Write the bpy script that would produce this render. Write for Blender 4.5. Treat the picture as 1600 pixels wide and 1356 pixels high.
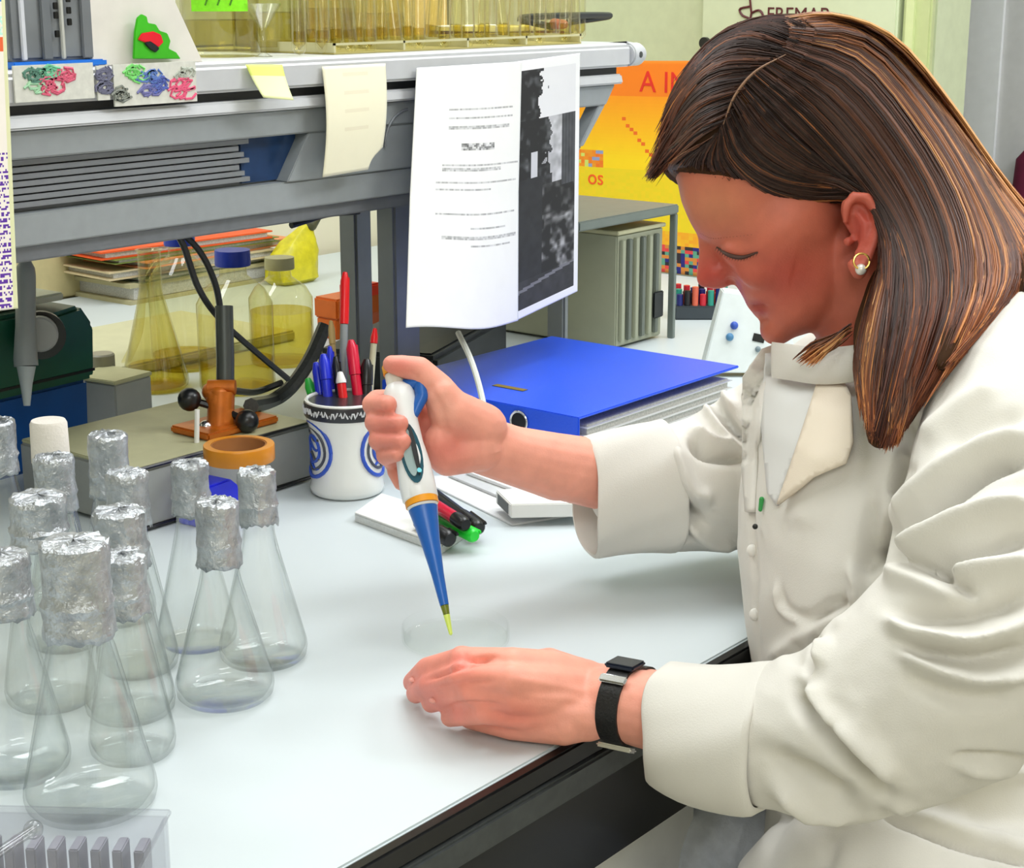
import bpy, bmesh, math, random
import numpy as np
from mathutils import Vector, Matrix, Euler
from mathutils.bvhtree import BVHTree
random.seed(7); rng = np.random.default_rng(7)
for o in list(bpy.data.objects): bpy.data.objects.remove(o, do_unlink=True)
SC = bpy.context.scene; COL = SC.collection
# ---------------------------------------------------------------- camera (photograph taken as 1600 x 1356)
FPX = 2650.0; PITCH = math.atan(703 / FPX); AZ = math.radians(38.5)
CAM = Vector((0, 0, 1.27)); BZ = 0.75                      # bench top height
FH = Vector((math.cos(AZ), math.sin(AZ), 0)); RT = Vector((math.sin(AZ), -math.cos(AZ), 0)); UPW = Vector((0, 0, 1))
FW = FH * math.cos(PITCH) - UPW * math.sin(PITCH); UPC = FH * math.sin(PITCH) + UPW * math.cos(PITCH)
cd = bpy.data.cameras.new('camera'); camo = bpy.data.objects.new('camera', cd); COL.objects.link(camo)
cd.sensor_fit = 'HORIZONTAL'; cd.sensor_width = 36; cd.lens = 36 * FPX / 1600; cd.clip_start = 0.02
camo.matrix_world = Matrix((( RT.x, UPC.x, -FW.x, CAM.x), (RT.y, UPC.y, -FW.y, CAM.y), (RT.z, UPC.z, -FW.z, CAM.z), (0, 0, 0, 1)))
SC.camera = camo
SC.view_settings.view_transform = 'Standard'; SC.view_settings.look = 'None'; SC.view_settings.gamma = 1
SC.view_settings.use_curve_mapping = False
SC.view_settings.exposure = -0.62
SC.cycles.transparent_max_bounces = 40
SC.cycles.sample_clamp_indirect = 4
w = bpy.data.worlds.new('world'); SC.world = w; w.use_nodes = True
w.node_tree.nodes['Background'].inputs[0].default_value = (0.9, 0.95, 1, 1); w.node_tree.nodes['Background'].inputs[1].default_value = 0.25
def area(name, loc, rot, sx, sy, power, col=(1, 1, 1)):
    l = bpy.data.lights.new(name, 'AREA'); l.shape = 'RECTANGLE'; l.size = sx; l.size_y = sy; l.energy = power; l.color = col
    o = bpy.data.objects.new(name, l); COL.objects.link(o); o.location = loc; o.rotation_euler = rot; return o
CEIL = 2.55
LIGHTS = [((1.15, 0.45, CEIL - 0.07), 1.5, 0.7, 15), ((1.95, 1.25, CEIL - 0.07), 1.2, 0.5, 24), ((0.7, 2.0, CEIL - 0.07), 1.2, 0.4, 20), ((-0.9, -0.9, CEIL - 0.07), 1.6, 0.8, 40), ((2.4, -0.45, CEIL - 0.07), 1.0, 0.6, 52)]
for i, (loc, sx, sy, pw) in enumerate(LIGHTS): area('ceiling_lamp_light', loc, (0, 0, 0), sx, sy, pw, (0.93, 0.965, 1.0))

# ---------------------------------------------------------------- points from sight lines onto real planes
def ray(px, py): return FW * FPX + RT * (px - 800) - UPC * (py - 678)
def P(px, py, d): return CAM + ray(px, py) * (d / FPX)
def PZ(px, py, z):
    r = ray(px, py); return CAM + r * ((z - CAM.z) / r.z)
def PB(px, py, h=0.0): return PZ(px, py, BZ + h)
def PY(px, py, y):
    r = ray(px, py); return CAM + r * (y / r.y)
def PX(px, py, x):
    r = ray(px, py); return CAM + r * (x / r.x)
def proj(p):
    q = Vector(p) - CAM; d = q.dot(FW); return (800 + FPX * q.dot(RT) / d, 678 - FPX * q.dot(UPC) / d, d)
nRT, nUP, nFW, nCAM = (np.array(v) for v in (RT, UPC, FW, CAM))
def projn(co):
    q = co - nCAM; d = q @ nFW; return np.stack([800 + FPX * (q @ nRT) / d, 678 - FPX * (q @ nUP) / d, d], 1)

# ---------------------------------------------------------------- materials
def lin(c):
    if isinstance(c, str): c = tuple(int(c[i:i + 2], 16) / 255 for i in (0, 2, 4))
    return tuple(x / 12.92 if x <= 0.04045 else ((x + 0.055) / 1.055) ** 2.4 for x in c[:3]) + (1,)
MATS = {}
def mat(name, c, rough=0.5, metal=0.0, spec=0.5, var=0.06, scale=40, bump=0.0, bscale=200, coat=0.0, sss=0.0, vcol=None, emit=0, trans=0):
    if name in MATS: return MATS[name]
    m = bpy.data.materials.new(name); m.use_nodes = True; N = m.node_tree.nodes; L = m.node_tree.links
    b = N['Principled BSDF']; b.inputs['Roughness'].default_value = rough; b.inputs['Metallic'].default_value = metal
    b.inputs['Specular IOR Level'].default_value = spec; b.inputs['Coat Weight'].default_value = coat
    if trans: b.inputs['Transmission Weight'].default_value = trans
    tc = N.new('ShaderNodeTexCoord'); nz = N.new('ShaderNodeTexNoise'); nz.inputs['Scale'].default_value = scale; nz.inputs['Detail'].default_value = 3
    L.new(tc.outputs['Object'], nz.inputs['Vector'])
    mx = N.new('ShaderNodeMix'); mx.data_type = 'RGBA'; mx.blend_type = 'MULTIPLY'; mx.inputs[0].default_value = 1
    rp = N.new('ShaderNodeMapRange'); rp.inputs['From Min'].default_value = 0.3; rp.inputs['From Max'].default_value = 0.7
    rp.inputs['To Min'].default_value = 1 - var; rp.inputs['To Max'].default_value = 1 + var * 0.3
    L.new(nz.outputs['Fac'], rp.inputs['Value'])
    if vcol:
        at = N.new('ShaderNodeAttribute'); at.attribute_name = vcol; L.new(at.outputs['Color'], mx.inputs[6])
    else: mx.inputs[6].default_value = lin(c)
    L.new(rp.outputs[0], mx.inputs[7]); L.new(mx.outputs[2], b.inputs['Base Color'])
    if bump:
        n2 = N.new('ShaderNodeTexNoise'); n2.inputs['Scale'].default_value = bscale; n2.inputs['Detail'].default_value = 4
        L.new(tc.outputs['Object'], n2.inputs['Vector'])
        bp = N.new('ShaderNodeBump'); bp.inputs['Strength'].default_value = bump; bp.inputs['Distance'].default_value = 0.002
        L.new(n2.outputs['Fac'], bp.inputs['Height']); L.new(bp.outputs[0], b.inputs['Normal'])
    if sss:
        b.inputs['Subsurface Weight'].default_value = sss; b.inputs['Subsurface Radius'].default_value = (1, 0.35, 0.2); b.inputs['Subsurface Scale'].default_value = 0.006
    if emit:
        b.inputs['Emission Color'].default_value = lin(c); b.inputs['Emission Strength'].default_value = emit
    MATS[name] = m; return m
def glass(name, tint=(0.988, 0.993, 0.99), edge=(0.52, 0.56, 0.55), spec=0.9, rough=0.03, refl=0.6, base=0.05):
    if name in MATS: return MATS[name]
    m = bpy.data.materials.new(name); m.use_nodes = True; N = m.node_tree.nodes; L = m.node_tree.links
    N.remove(N['Principled BSDF']); out = N['Material Output']
    lw = N.new('ShaderNodeLayerWeight'); lw.inputs['Blend'].default_value = 0.35
    tc = N.new('ShaderNodeTexCoord'); nz = N.new('ShaderNodeTexNoise'); nz.inputs['Scale'].default_value = 18
    L.new(tc.outputs['Object'], nz.inputs['Vector'])
    bp = N.new('ShaderNodeBump'); bp.inputs['Strength'].default_value = 0.35; bp.inputs['Distance'].default_value = 0.004; L.new(nz.outputs['Fac'], bp.inputs['Height'])
    cr = N.new('ShaderNodeMix'); cr.data_type = 'RGBA'; cr.inputs[6].default_value = (*tint, 1); cr.inputs[7].default_value = (*edge, 1)
    pw = N.new('ShaderNodeMath'); pw.operation = 'POWER'; pw.inputs[1].default_value = 3.0
    L.new(lw.outputs['Facing'], pw.inputs[0]); L.new(pw.outputs[0], cr.inputs[0])
    tr = N.new('ShaderNodeBsdfTransparent'); L.new(cr.outputs[2], tr.inputs[0])
    gl = N.new('ShaderNodeBsdfGlossy'); gl.inputs['Roughness'].default_value = rough; gl.inputs['Color'].default_value = (spec, spec, spec, 1)
    L.new(bp.outputs[0], gl.inputs['Normal'])
    l2 = N.new('ShaderNodeLayerWeight'); l2.inputs['Blend'].default_value = 0.5; L.new(bp.outputs[0], l2.inputs['Normal']); p2 = N.new('ShaderNodeMath'); p2.operation = 'POWER'; p2.inputs[1].default_value = 4; L.new(l2.outputs['Facing'], p2.inputs[0]); fr = N.new('ShaderNodeMath'); fr.operation = 'MULTIPLY_ADD'; fr.inputs[1].default_value = refl; fr.inputs[2].default_value = base; L.new(p2.outputs[0], fr.inputs[0])
    ms = N.new('ShaderNodeMixShader'); L.new(fr.outputs[0], ms.inputs[0]); L.new(tr.outputs[0], ms.inputs[1]); L.new(gl.outputs[0], ms.inputs[2])
    L.new(ms.outputs[0], out.inputs['Surface']); MATS[name] = m; return m

# ---------------------------------------------------------------- mesh collecting
class MB:
    def __init__(s): s.v = []; s.f = []
    def add(s, vs, fs):
        n = len(s.v); s.v += [tuple(v) for v in vs]; s.f += [tuple(i + n for i in f) for f in fs]; return s
    def box(s, x0, x1, y0, y1, z0, z1, M=None):
        vs = [Vector((x, y, z)) for x in (x0, x1) for y in (y0, y1) for z in (z0, z1)]
        if M is not None: vs = [M @ v for v in vs]
        return s.add(vs, [(0, 1, 3, 2), (4, 6, 7, 5), (0, 4, 5, 1), (2, 3, 7, 6), (0, 2, 6, 4), (1, 5, 7, 3)])
    def prism(s, pts, off):                      # polygon (3-D points) pushed along off
        off = Vector(off); n = len(pts); vs = [Vector(p) for p in pts] + [Vector(p) + off for p in pts]
        return s.add(vs, [tuple(range(n))[::-1], tuple(range(n, 2 * n))] + [(i, (i + 1) % n, n + (i + 1) % n, n + i) for i in range(n)])
    def lathe(s, prof, n=24, M=None, closed=False, sx=1, sy=1):
        vs = []; fs = []
        for r, z in prof:
            for k in range(n):
                a = 2 * math.pi * k / n; v = Vector((r * math.cos(a) * sx, r * math.sin(a) * sy, z)); vs.append(M @ v if M is not None else v)
        m = len(prof)
        for i in range(m if closed else m - 1):
            for k in range(n):
                a, b = i * n + k, i * n + (k + 1) % n; c, d = ((i + 1) % m) * n + (k + 1) % n, ((i + 1) % m) * n + k
                fs.append((a, b, c, d))
        if not closed:
            if prof[0][0] > 1e-5: fs.append(tuple(range(n))[::-1])
            if prof[-1][0] > 1e-5: fs.append(tuple((m - 1) * n + k for k in range(n)))
        return s.add(vs, fs)
    def tube(s, pts, rad, n=8, cap=True, flat=1.0, fdir=None):
        pts = [Vector(p) for p in pts]; m = len(pts); rad = [rad] * m if not hasattr(rad, '__len__') else rad
        vs = []; fs = []; prev = None
        for i, p in enumerate(pts):
            t = (pts[min(i + 1, m - 1)] - pts[max(i - 1, 0)]).normalized()
            if fdir is not None: a = (fdir - t * fdir.dot(t)).normalized()
            elif prev is None:
                a = t.cross(Vector((0, 0, 1)) if abs(t.z) < 0.9 else Vector((1, 0, 0))).normalized()
            else: a = (prev - t * prev.dot(t)).normalized()
            prev = a; b = t.cross(a)
            for k in range(n):
                q = 2 * math.pi * k / n; vs.append(p + a * math.cos(q) * rad[i] * flat + b * math.sin(q) * rad[i])
        for i in range(m - 1):
            for k in range(n): fs.append((i * n + k, i * n + (k + 1) % n, (i + 1) * n + (k + 1) % n, (i + 1) * n + k))
        if cap: fs += [tuple(range(n))[::-1], tuple((m - 1) * n + k for k in range(n))]
        return s.add(vs, fs)
    def ball(s, c, r, n=14, m=9, R=None):
        c = Vector(c); r = (r, r, r) if not hasattr(r, '__len__') else r; vs = []; fs = []
        for i in range(m + 1):
            t = math.pi * i / m
            for k in range(n):
                a = 2 * math.pi * k / n; v = Vector((r[0] * math.sin(t) * math.cos(a), r[1] * math.sin(t) * math.sin(a), r[2] * math.cos(t)))
                if R is not None: v = R @ v
                vs.append(c + v)
        for i in range(m):
            for k in range(n): fs.append((i * n + k, (i + 1) * n + k, (i + 1) * n + (k + 1) % n, i * n + (k + 1) % n))
        return s.add(vs, fs)
    def limb(s, pts, rad, n=14):
        pts = [Vector(p) for p in pts]
        for p, r in zip(pts, rad): s.ball(p, r, n, 8)
        for i in range(len(pts) - 1): s.tube([pts[i], pts[i + 1]], [rad[i], rad[i + 1]], n)
        return s
    def rings(s, secs, cap=True):                # list of closed sections with equal counts
        n = len(secs[0]); vs = [v for sec in secs for v in sec]; fs = []
        for i in range(len(secs) - 1):
            for k in range(n): fs.append((i * n + k, i * n + (k + 1) % n, (i + 1) * n + (k + 1) % n, (i + 1) * n + k))
        if cap: fs += [tuple(range(n))[::-1], tuple((len(secs) - 1) * n + k for k in range(n))]
        return s.add(vs, fs)
    def obj(s, name, m, parent=None, bevel=0.0, smooth=True, ang=38, seg=2, merge=True):
        me = bpy.data.meshes.new(name); me.from_pydata(s.v, [], s.f)
        b = bmesh.new(); b.from_mesh(me)
        if merge: bmesh.ops.remove_doubles(b, verts=b.verts, dist=1e-6)
        bmesh.ops.recalc_face_normals(b, faces=b.faces)
        if bevel: 
            es = [e for e in b.edges if len(e.link_faces) == 2 and e.calc_face_angle(0) > math.radians(30)]
            bmesh.ops.bevel(b, geom=es, offset=bevel, segments=seg, affect='EDGES', clamp_overlap=True)
        b.to_mesh(me); b.free()
        if smooth:
            me.polygons.foreach_set('use_smooth', [True] * len(me.polygons)); me.set_sharp_from_angle(angle=math.radians(ang))
        if m is not None: me.materials.append(m)
        o = bpy.data.objects.new(name, me); COL.objects.link(o)
        if parent is not None: par(o, parent)
        return o
def wm(p):
    m = p.matrix_basis.copy()
    return wm(p.parent) @ p.matrix_parent_inverse @ m if p.parent is not None else m
def par(o, p):
    o.parent = p; o.matrix_parent_inverse = wm(p).inverted()
def tag(o, label, cat, group=None, kind=None):
    o['label'] = label; o['category'] = cat
    if group: o['group'] = group
    if kind: o['kind'] = kind
    return o
def empty(name, loc, label=None, cat=None, group=None, rz=0):
    o = bpy.data.objects.new(name, None); COL.objects.link(o); o.location = loc; o.rotation_euler = (0, 0, rz); o.empty_display_size = 0.02
    if label: tag(o, label, cat, group)
    return o
def local(name, mb, m, parent, **k):             # a part modelled in its thing's own frame
    o = mb.obj(name, m, None, **k); o.parent = parent; return o
def struct(o): o['kind'] = 'structure'; return o
def dup(root, loc, rz, label=None, name=None):
    r = root.copy(); COL.objects.link(r); r.location = loc; r.rotation_euler = (0, 0, rz)
    if label: r['label'] = label
    for ch in list(root.children):
        c = ch.copy(); COL.objects.link(c); c.parent = r
        for g in list(ch.children):
            d = g.copy(); COL.objects.link(d); d.parent = c
    return r
def sheet(name, corner, nu, nv, colf, m, thick=0.0006, parent=None):
    """printed sheet: corner(u,v)->point, flat print by face colour"""
    vs = []; fs = []; cols = []
    for j in range(nv + 1):
        for i in range(nu + 1): vs.append(tuple(corner(i / nu, j / nv)))
    for j in range(nv):
        for i in range(nu):
            a = j * (nu + 1) + i; fs.append((a, a + 1, a + nu + 2, a + nu + 1)); cols.append(colf((i + .5) / nu, (j + .5) / nv))
    me = bpy.data.meshes.new(name); me.from_pydata(vs, [], fs); me.update()
    at = me.color_attributes.new('print', 'FLOAT_COLOR', 'CORNER'); arr = np.array([lin(c) for c in cols], dtype=np.float32).repeat(4, axis=0)
    at.data.foreach_set('color', arr.ravel()); me.polygons.foreach_set('use_smooth', [True] * len(fs)); me.materials.append(m)
    o = bpy.data.objects.new(name, me); COL.objects.link(o)
    sd = o.modifiers.new('thickness', 'SOLIDIFY'); sd.thickness = thick; sd.offset = 0
    if parent is not None: o.parent = parent
    return o
def text(name, s, size, m, M, parent=None, ext=0.0004, align='LEFT'):
    c = bpy.data.curves.new(name, 'FONT'); c.body = s; c.size = size; c.extrude = ext; c.align_x = align
    t = bpy.data.objects.new(name, c); COL.objects.link(t); bpy.context.view_layer.update()
    me = bpy.data.meshes.new_from_object(t); bpy.data.objects.remove(t); me.transform(M)
    me.materials.clear(); me.materials.append(m)
    o = bpy.data.objects.new(name, me); COL.objects.link(o)
    if parent is not None: par(o, parent)
    return o
def frame(o, x, z):                              # matrix with text x axis along x, up along z
    x = Vector(x).normalized(); z = Vector(z).normalized(); y = x.cross(z)
    return Matrix(((x.x, z.x, y.x, o[0]), (x.y, z.y, y.y, o[1]), (x.z, z.z, y.z, o[2]), (0, 0, 0, 1)))
def spline(pts, n):
    pts = [np.array(p, float) for p in pts]; P0 = [2 * pts[0] - pts[1]] + pts + [2 * pts[-1] - pts[-2]]
    out = []; m = len(pts) - 1
    for k in range(n):
        t = k / (n - 1) * m; i = min(int(t), m - 1); t -= i; a, b, c, d = P0[i:i + 4]
        out.append(0.5 * (2 * b + (c - a) * t + (2 * a - 5 * b + 4 * c - d) * t * t + (3 * b - a - 3 * c + d) * t ** 3))
    return out
# ================================================================ SETTING
X0, X1, Y0, Y1 = -1.8, 4.6, -2.2, 2.40
wallm = mat('cream_wall_paint', 'e6e0c8', 0.8, var=0.05, scale=3)
struct(MB().box(X0, X1, Y0, Y1, -0.05, 0).obj('floor', mat('grey_floor', 'b4b2a8', 0.5, var=0.12, scale=8)))
struct(MB().box(X0, X1, Y0, Y1, CEIL, CEIL + 0.05).obj('ceiling', mat('white_ceiling', 'f0f0ec', 0.9)))
struct(MB().box(X0, X1, Y1, Y1 + 0.08, 0, CEIL).obj('wall_back', wallm))
struct(MB().box(X0, X1, Y0 - 0.08, Y0, 0, CEIL).obj('wall_front', wallm))
struct(MB().box(X0 - 0.08, X0, Y0, Y1, 0, CEIL).obj('wall_left', wallm))
struct(MB().box(X1, X1 + 0.08, Y0, Y1, 0, CEIL).obj('wall_right', mat('grey_white_wall', 'd2d2ce', 0.8, var=0.05, scale=3)))
diff = mat('lamp_diffuser', 'ffffff', 0.5, emit=2.0)
for i, (loc, sx, sy, pw) in enumerate(LIGHTS):
    t = empty('ceiling_light', (loc[0], loc[1], CEIL), ['recessed strip lamp above the near bench edge', 'recessed strip lamp above the far bench end', 'recessed strip lamp above the wall side of the bench', 'large recessed lamp above the open floor', 'recessed lamp above the floor beyond the stool'][i], 'lamp', 'ceiling lamps')
    local('lamp_frame', MB().box(-sx / 2 - .04, sx / 2 + .04, -sy / 2 - .04, sy / 2 + .04, -.03, -0.001), mat('lamp_frame_white', 'e8e8e8', 0.4), t, bevel=.004)
    local('diffuser', MB().box(-sx / 2, sx / 2, -sy / 2, sy / 2, -.04, -.03), diff, t, bevel=.002)

# ================================================================ BENCH
black = mat('black_laminate', '0b0c0d', 0.25, var=0.2); steel = mat('brushed_grey_metal', '565a5a', 0.35, 0.6, var=0.15, scale=120)
YE = 0.657; BX0, BX1, BY1 = -0.9, 2.84, 2.38
b = empty('laboratory_bench', (1.0, 1.5, 0), 'long white topped laboratory bench with black edge and dark apron', 'bench')
MB().box(BX0, BX1, YE + .004, BY1, BZ - .03, BZ).obj('worktop', mat('white_worktop', 'ced7d9', 0.42, var=0.02, scale=6, spec=0.3), b, bevel=.0015)
MB().box(BX0, BX1, YE - .006, YE + .0035, BZ - .016, BZ - .0005).obj('edge_band', black, b, bevel=.0015)
MB().box(BX0, BX1, YE - .010, YE + .0035, BZ - .038, BZ - .0165).obj('highlight_trim', steel, b, bevel=.002)  # grey trim standing in for a highlight along the black edge
MB().box(BX0, BX1, YE - .002, YE + .016, BZ - .112, BZ - .0385).obj('apron', black, b, bevel=.001)
for x in (BX0 + .05, 2.2, BX1 - .06):
    MB().box(x - .02, x + .02, YE + .05, BY1 - .03, 0.0, BZ - .0305).obj('support_panel', mat('grey_panel', 'a9aaa6', 0.5), b, bevel=.002)
du = empty('drawer_unit', (0.4, .70, 0), 'light grey drawer unit standing under the bench edge', 'cabinet')
xd1 = PY(1078, 1300, .69).x; dum = mat('drawer_grey', 'f0f0ea', .45, var=.05)
MB().box(-.15, xd1, .70, 1.2, .06, BZ - .114).obj('unit_body', dum, du, bevel=.002)
for z0_, z1_ in ((.07, .25), (.256, .44), (.446, BZ - .12)):
    dr_ = MB().box(-.145, xd1 - .003, .684, .6995, z0_, z1_).obj('drawer', dum, du, bevel=.002); MB().box(.1, .35, .672, .6838, z1_ - .05, z1_ - .035).obj('handle', steel, dr_, bevel=.003)
for x in (-.1, xd1 - .05): MB().box(x - .02, x + .02, .74, .80, 0, .0598).obj('foot', black, du)
MB().box(BX0, BX1, 1.42, 1.45, 0.05, BZ - .031).obj('back_panel', MATS['grey_panel'], b)

# ================================================================ SHELF
SG = mat('shelf_grey', '9fa5a8', 0.45, 0.25, var=0.06, scale=60); SGL = mat('shelf_light_grey', 'cfd1d4', 0.4, 0.2, var=0.04, scale=60); SGD = mat('shelf_slot_grey', '7f8388', 0.45, 0.3, var=0.08, scale=90)
dark = mat('dark_grey_plastic', '26282b', 0.45)
SX0 = -0.3; SE = PY(1000, 70, 1.25).x
sh = empty('bench_shelf', (0.8, 1.45, BZ), 'grey metal reagent shelf with service channel standing along the bench', 'shelf')
ZT, ZL = 1.198, 1.169
MB().prism([(SX0, 1.25, ZL), (SX0, 1.25, ZT - .004), (SX0, 1.254, ZT), (SX0, 1.66, ZT), (SX0, 1.66, ZL)], (SE - .02 - SX0, 0, 0)).obj('shelf_board', SGL, sh, bevel=.003)
ec = MB(); M = Matrix.Translation((SE - .02, 1.257, (ZT + ZL) / 2)) @ Matrix.Rotation(math.pi / 2, 4, 'Y'); ec.lathe([(.0145, 0), (.0145, .022), (.011, .03), (0, .031)], 20, M)
ec.box(SE - .02, SE, 1.257, 1.66, ZL, ZT); ec.obj('end_cap', SGL, sh, bevel=.002)
M = Matrix.Translation((SE - .008, 1.2435, (ZT + ZL) / 2)) @ Matrix.Rotation(math.pi / 2, 4, 'X'); MB().lathe([(.004, -.002), (.004, .001), (0, .0015)], 12, M).obj('screw', steel, sh)
MB().box(SX0, SE - .03, 1.265, 1.6, 1.160, 1.169).obj('shadow_gap', dark, sh)
MB().prism([(SX0, 1.253, 1.148), (SX0, 1.256, 1.160), (SX0, 1.5, 1.160), (SX0, 1.5, 1.148)], (SE - .03 - SX0, 0, 0)).obj('cornice', SGL, sh, bevel=.002)
def fz(x0t, x0b, x1t, x1b, zb, zt, y, th):   # panel with slanted ends seen from the front
    return MB().prism([(x0t, y, zt), (x1t, y, zt), (x1b, y, zb), (x0b, y, zb)], (0, th, 0))
EX = SE - .035
fz(SX0, SX0, EX, EX - .02, 1.122, 1.1475, 1.262, .02).obj('channel_rail', SG, sh, bevel=.0015)
fz(SX0, SX0, EX - .065, EX - .095, 1.045, 1.074, 1.266, .02).obj('channel_rail', SG, sh, bevel=.0015)
fz(SX0, SX0, EX - .10, EX - .13, 1.030, 1.0448, 1.275, .03).obj('channel_lip', SGD, sh, bevel=.0015)
I1t = PY(484, 210, 1.262).x; I1b = PY(450, 283, 1.262).x
fz(I1t, I1b, EX - .115, EX - .15, 1.0742, 1.1218, 1.263, .02).obj('channel_panel', SG, sh, bevel=.001)
fz(EX - .035, EX - .075, EX - .021, EX - .066, 1.0742, 1.1218, 1.263, .02).obj('channel_panel', SG, sh, bevel=.001)
MB().box(SX0, EX - .10, 1.283, 1.50, 1.05, 1.1475).obj('channel_body', SGD, sh, bevel=.002)
MB().box(PY(395, 240, 1.262).x, I1t - .004, 1.2795, 1.283, 1.076, 1.120).obj('lens_reflection', mat('reflection_blue', '24426e', 0.15, var=.3), sh)  # blue reflection at the lens end, painted as a dark blue piece
for k in range(7):
    z = 1.0785 + k * .0062
    MB().box(SX0, PY(402 - 8 * (k % 3), 240, 1.262).x, 1.274, 1.282, z, z + .0046).obj('slat', mat('slat_grey', '8a8e93', .45, .3), sh)
pts = []
for k in range(9):
    a = math.radians(95 + k * 11); c = Vector((PY(640, 230, 1.262).x, 1.2615, 1.102)); pts.append(c + Vector((.040 * math.cos(a), 0, .036 * math.sin(a))))
MB().tube(pts, .0016, 6).obj('cover_seam', SGD, sh)
for px, y, wd in ((556, 1.46, .03), (622, 1.36, .045), (-260, 1.46, .04), (872, 1.375, .012)):
    x = PY(px, 400, y).x; MB().box(x - wd / 2, x + wd / 2, y - .015, y + .015, BZ, 1.05).obj('post', mat('post_grey', '858a8e', .45, .3), sh, bevel=.003)
    MB().box(x - wd, x + wd, y - .03, y + .03, BZ, BZ + .004).obj('post_foot', SG, sh, bevel=.001)

# ================================================================ PAPERS HUNG ON THE SHELF EDGE
white = mat('white_paper', 'eeeeea', 0.75, var=0.02); prt = mat('printed_paper', 'ffffff', 0.7, var=0.02, vcol='print')
tapem = mat('clear_tape', 'e6e8e4', 0.35)
def shy(px, py, y=1.247): return PY(px, py, y)
# two wide A4 sheets
def mixq(a, b, c, d, u, v): return (Vector(a) * (1 - u) + Vector(b) * u) * (1 - v) + (Vector(d) * (1 - u) + Vector(c) * u) * v
def nfield(h, w_, H_, W_):
    a = rng.random((h + 1, w_ + 1)); yy = np.linspace(0, h - 1e-6, H_); xx = np.linspace(0, w_ - 1e-6, W_); y0 = yy.astype(int); x0 = xx.astype(int); fy_ = (yy - y0)[:, None]; fx_ = (xx - x0)[None]
    return a[y0][:, x0] * (1 - fy_) * (1 - fx_) + a[y0 + 1][:, x0] * fy_ * (1 - fx_) + a[y0][:, x0 + 1] * (1 - fy_) * fx_ + a[y0 + 1][:, x0 + 1] * fy_ * fx_
NF = nfield(34, 12, 180, 60) * .6 + nfield(70, 24, 180, 60) * .4
def photo_col(u, v):
    if u < .04 or u > .94 or v < .04 or v > .965: return (.93, .93, .93)
    n = NF[int(v * 179), int(u * 59)]; fol = .11 + .55 * max(0, n - .52) * 1.6
    if v > .855:
        g = .45 if abs(v - .90 + .05 * u) < .007 else .15 + .10 * n; return (g, g, g * 1.04)
    edge = .46 + .16 * (n - .5) * 2 + .12 * max(0, v - .2) * 2
    if u > edge - .08 and v < .235: return (.88, .88, .89)
    if u > .72 and v < .52:
        g = .20 + .10 * n + .05 * (int(u * 60) % 3 == 0); return (g, g * 1.02, g * 1.07)
    if u > edge and u < .72 and v < .50: g = .50 + .4 * n; return (g, g, g * 1.02)
    if .24 < u < .34 and .36 < v < .46: return (.78, .78, .8)
    if u < .42 and v > .46: g = .13 + .06 * n; return (g, g * 1.02, g * 1.07)
    if v > .5: g = .12 + 1.1 * max(0, n - .46) * (1.2 if v > .62 else .8); return (min(g, .85),) * 3
    return (fol, fol * 1.02, fol * 1.05)
q = [PY(808, 96, 1.2465), PY(906, 83, 1.2465), PY(902, 455, 1.240), PY(802, 503, 1.225)]
s1 = sheet('photograph_sheet', lambda u, v: mixq(*q, u, v), 60, 180, photo_col, prt)
tag(s1, 'black and white photograph of trees and a building hung on the shelf edge', 'photograph')
rows = [(.17, .30, .92), (.205, .30, .92), (.24, .30, .88), (.385, .25, .98), (.40, .25, .8), (.45, .2, .96), (.475, .2, .7), (.57, .2, .95), (.625, .5, .85), (.66, .25, .97), (.69, .5, .9)]
def text_col(u, v):
    for r, a, c in rows:
        if abs(v - r) < .005 and a < u < c: g = .62 + .22 * rng.random(); return (g, g, g)
    if .30 < v < .325 and .42 < u < .74:
        g = .35 + .55 * rng.random(); return (g, g, g)
    return (.92, .92, .91)
q2 = [PY(651, 106, 1.245), PY(815, 96, 1.2445), PY(805, 503, 1.214), PY(630, 515, 1.190)]
def c2(u, v):
    p = mixq(*q2, u, v); p.y -= .010 * math.sin(math.pi * u) * v + .004 * (v - .5) * (v > .5) * 2; p.z += .003 * math.sin(6 * u + 1) * v; return p
s2 = sheet('notice_sheet', c2, 60, 150, text_col, prt); tag(s2, 'white typed notice sheet with fold hung over the shelf edge', 'paper')
cr = [PY(503, 104, 1.247), PY(602, 99, 1.247), PY(592, 262, 1.240), PY(504, 277, 1.240)]
def c3(u, v):
    p = mixq(*cr, u, v)
    if u > .8 and v > .8: p = p + Vector((-.012 * (u - .8) * 5 * (v - .8) * 5, 0, .01 * (u - .8) * 5 * (v - .8) * 5))
    p.y -= .006 * math.sin(math.pi * v); return p
s3 = sheet('cream_note', c3, 20, 30, lambda u, v: (.90, .87, .76) if (int(v * 30) % 5 == 2 and .3 < u < .7 and v < .6) else (.93, .91, .80), prt)
tag(s3, 'blank cream paper note with curled corner taped to the shelf', 'note')
yn = [PY(384, 101, 1.2465), PY(441, 101, 1.2465), PY(452, 156, 1.226), PY(405, 152, 1.236)]
s4 = sheet('sticky_note', lambda u, v: mixq(*yn, u, v) + Vector((0, -.006 * v * v, 0)), 12, 12, lambda u, v: (.86, .90, .45) if v < .35 else (.91, .93, .70), prt)
tag(s4, 'small yellow sticky note curling off the shelf edge', 'sticky note')
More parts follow.
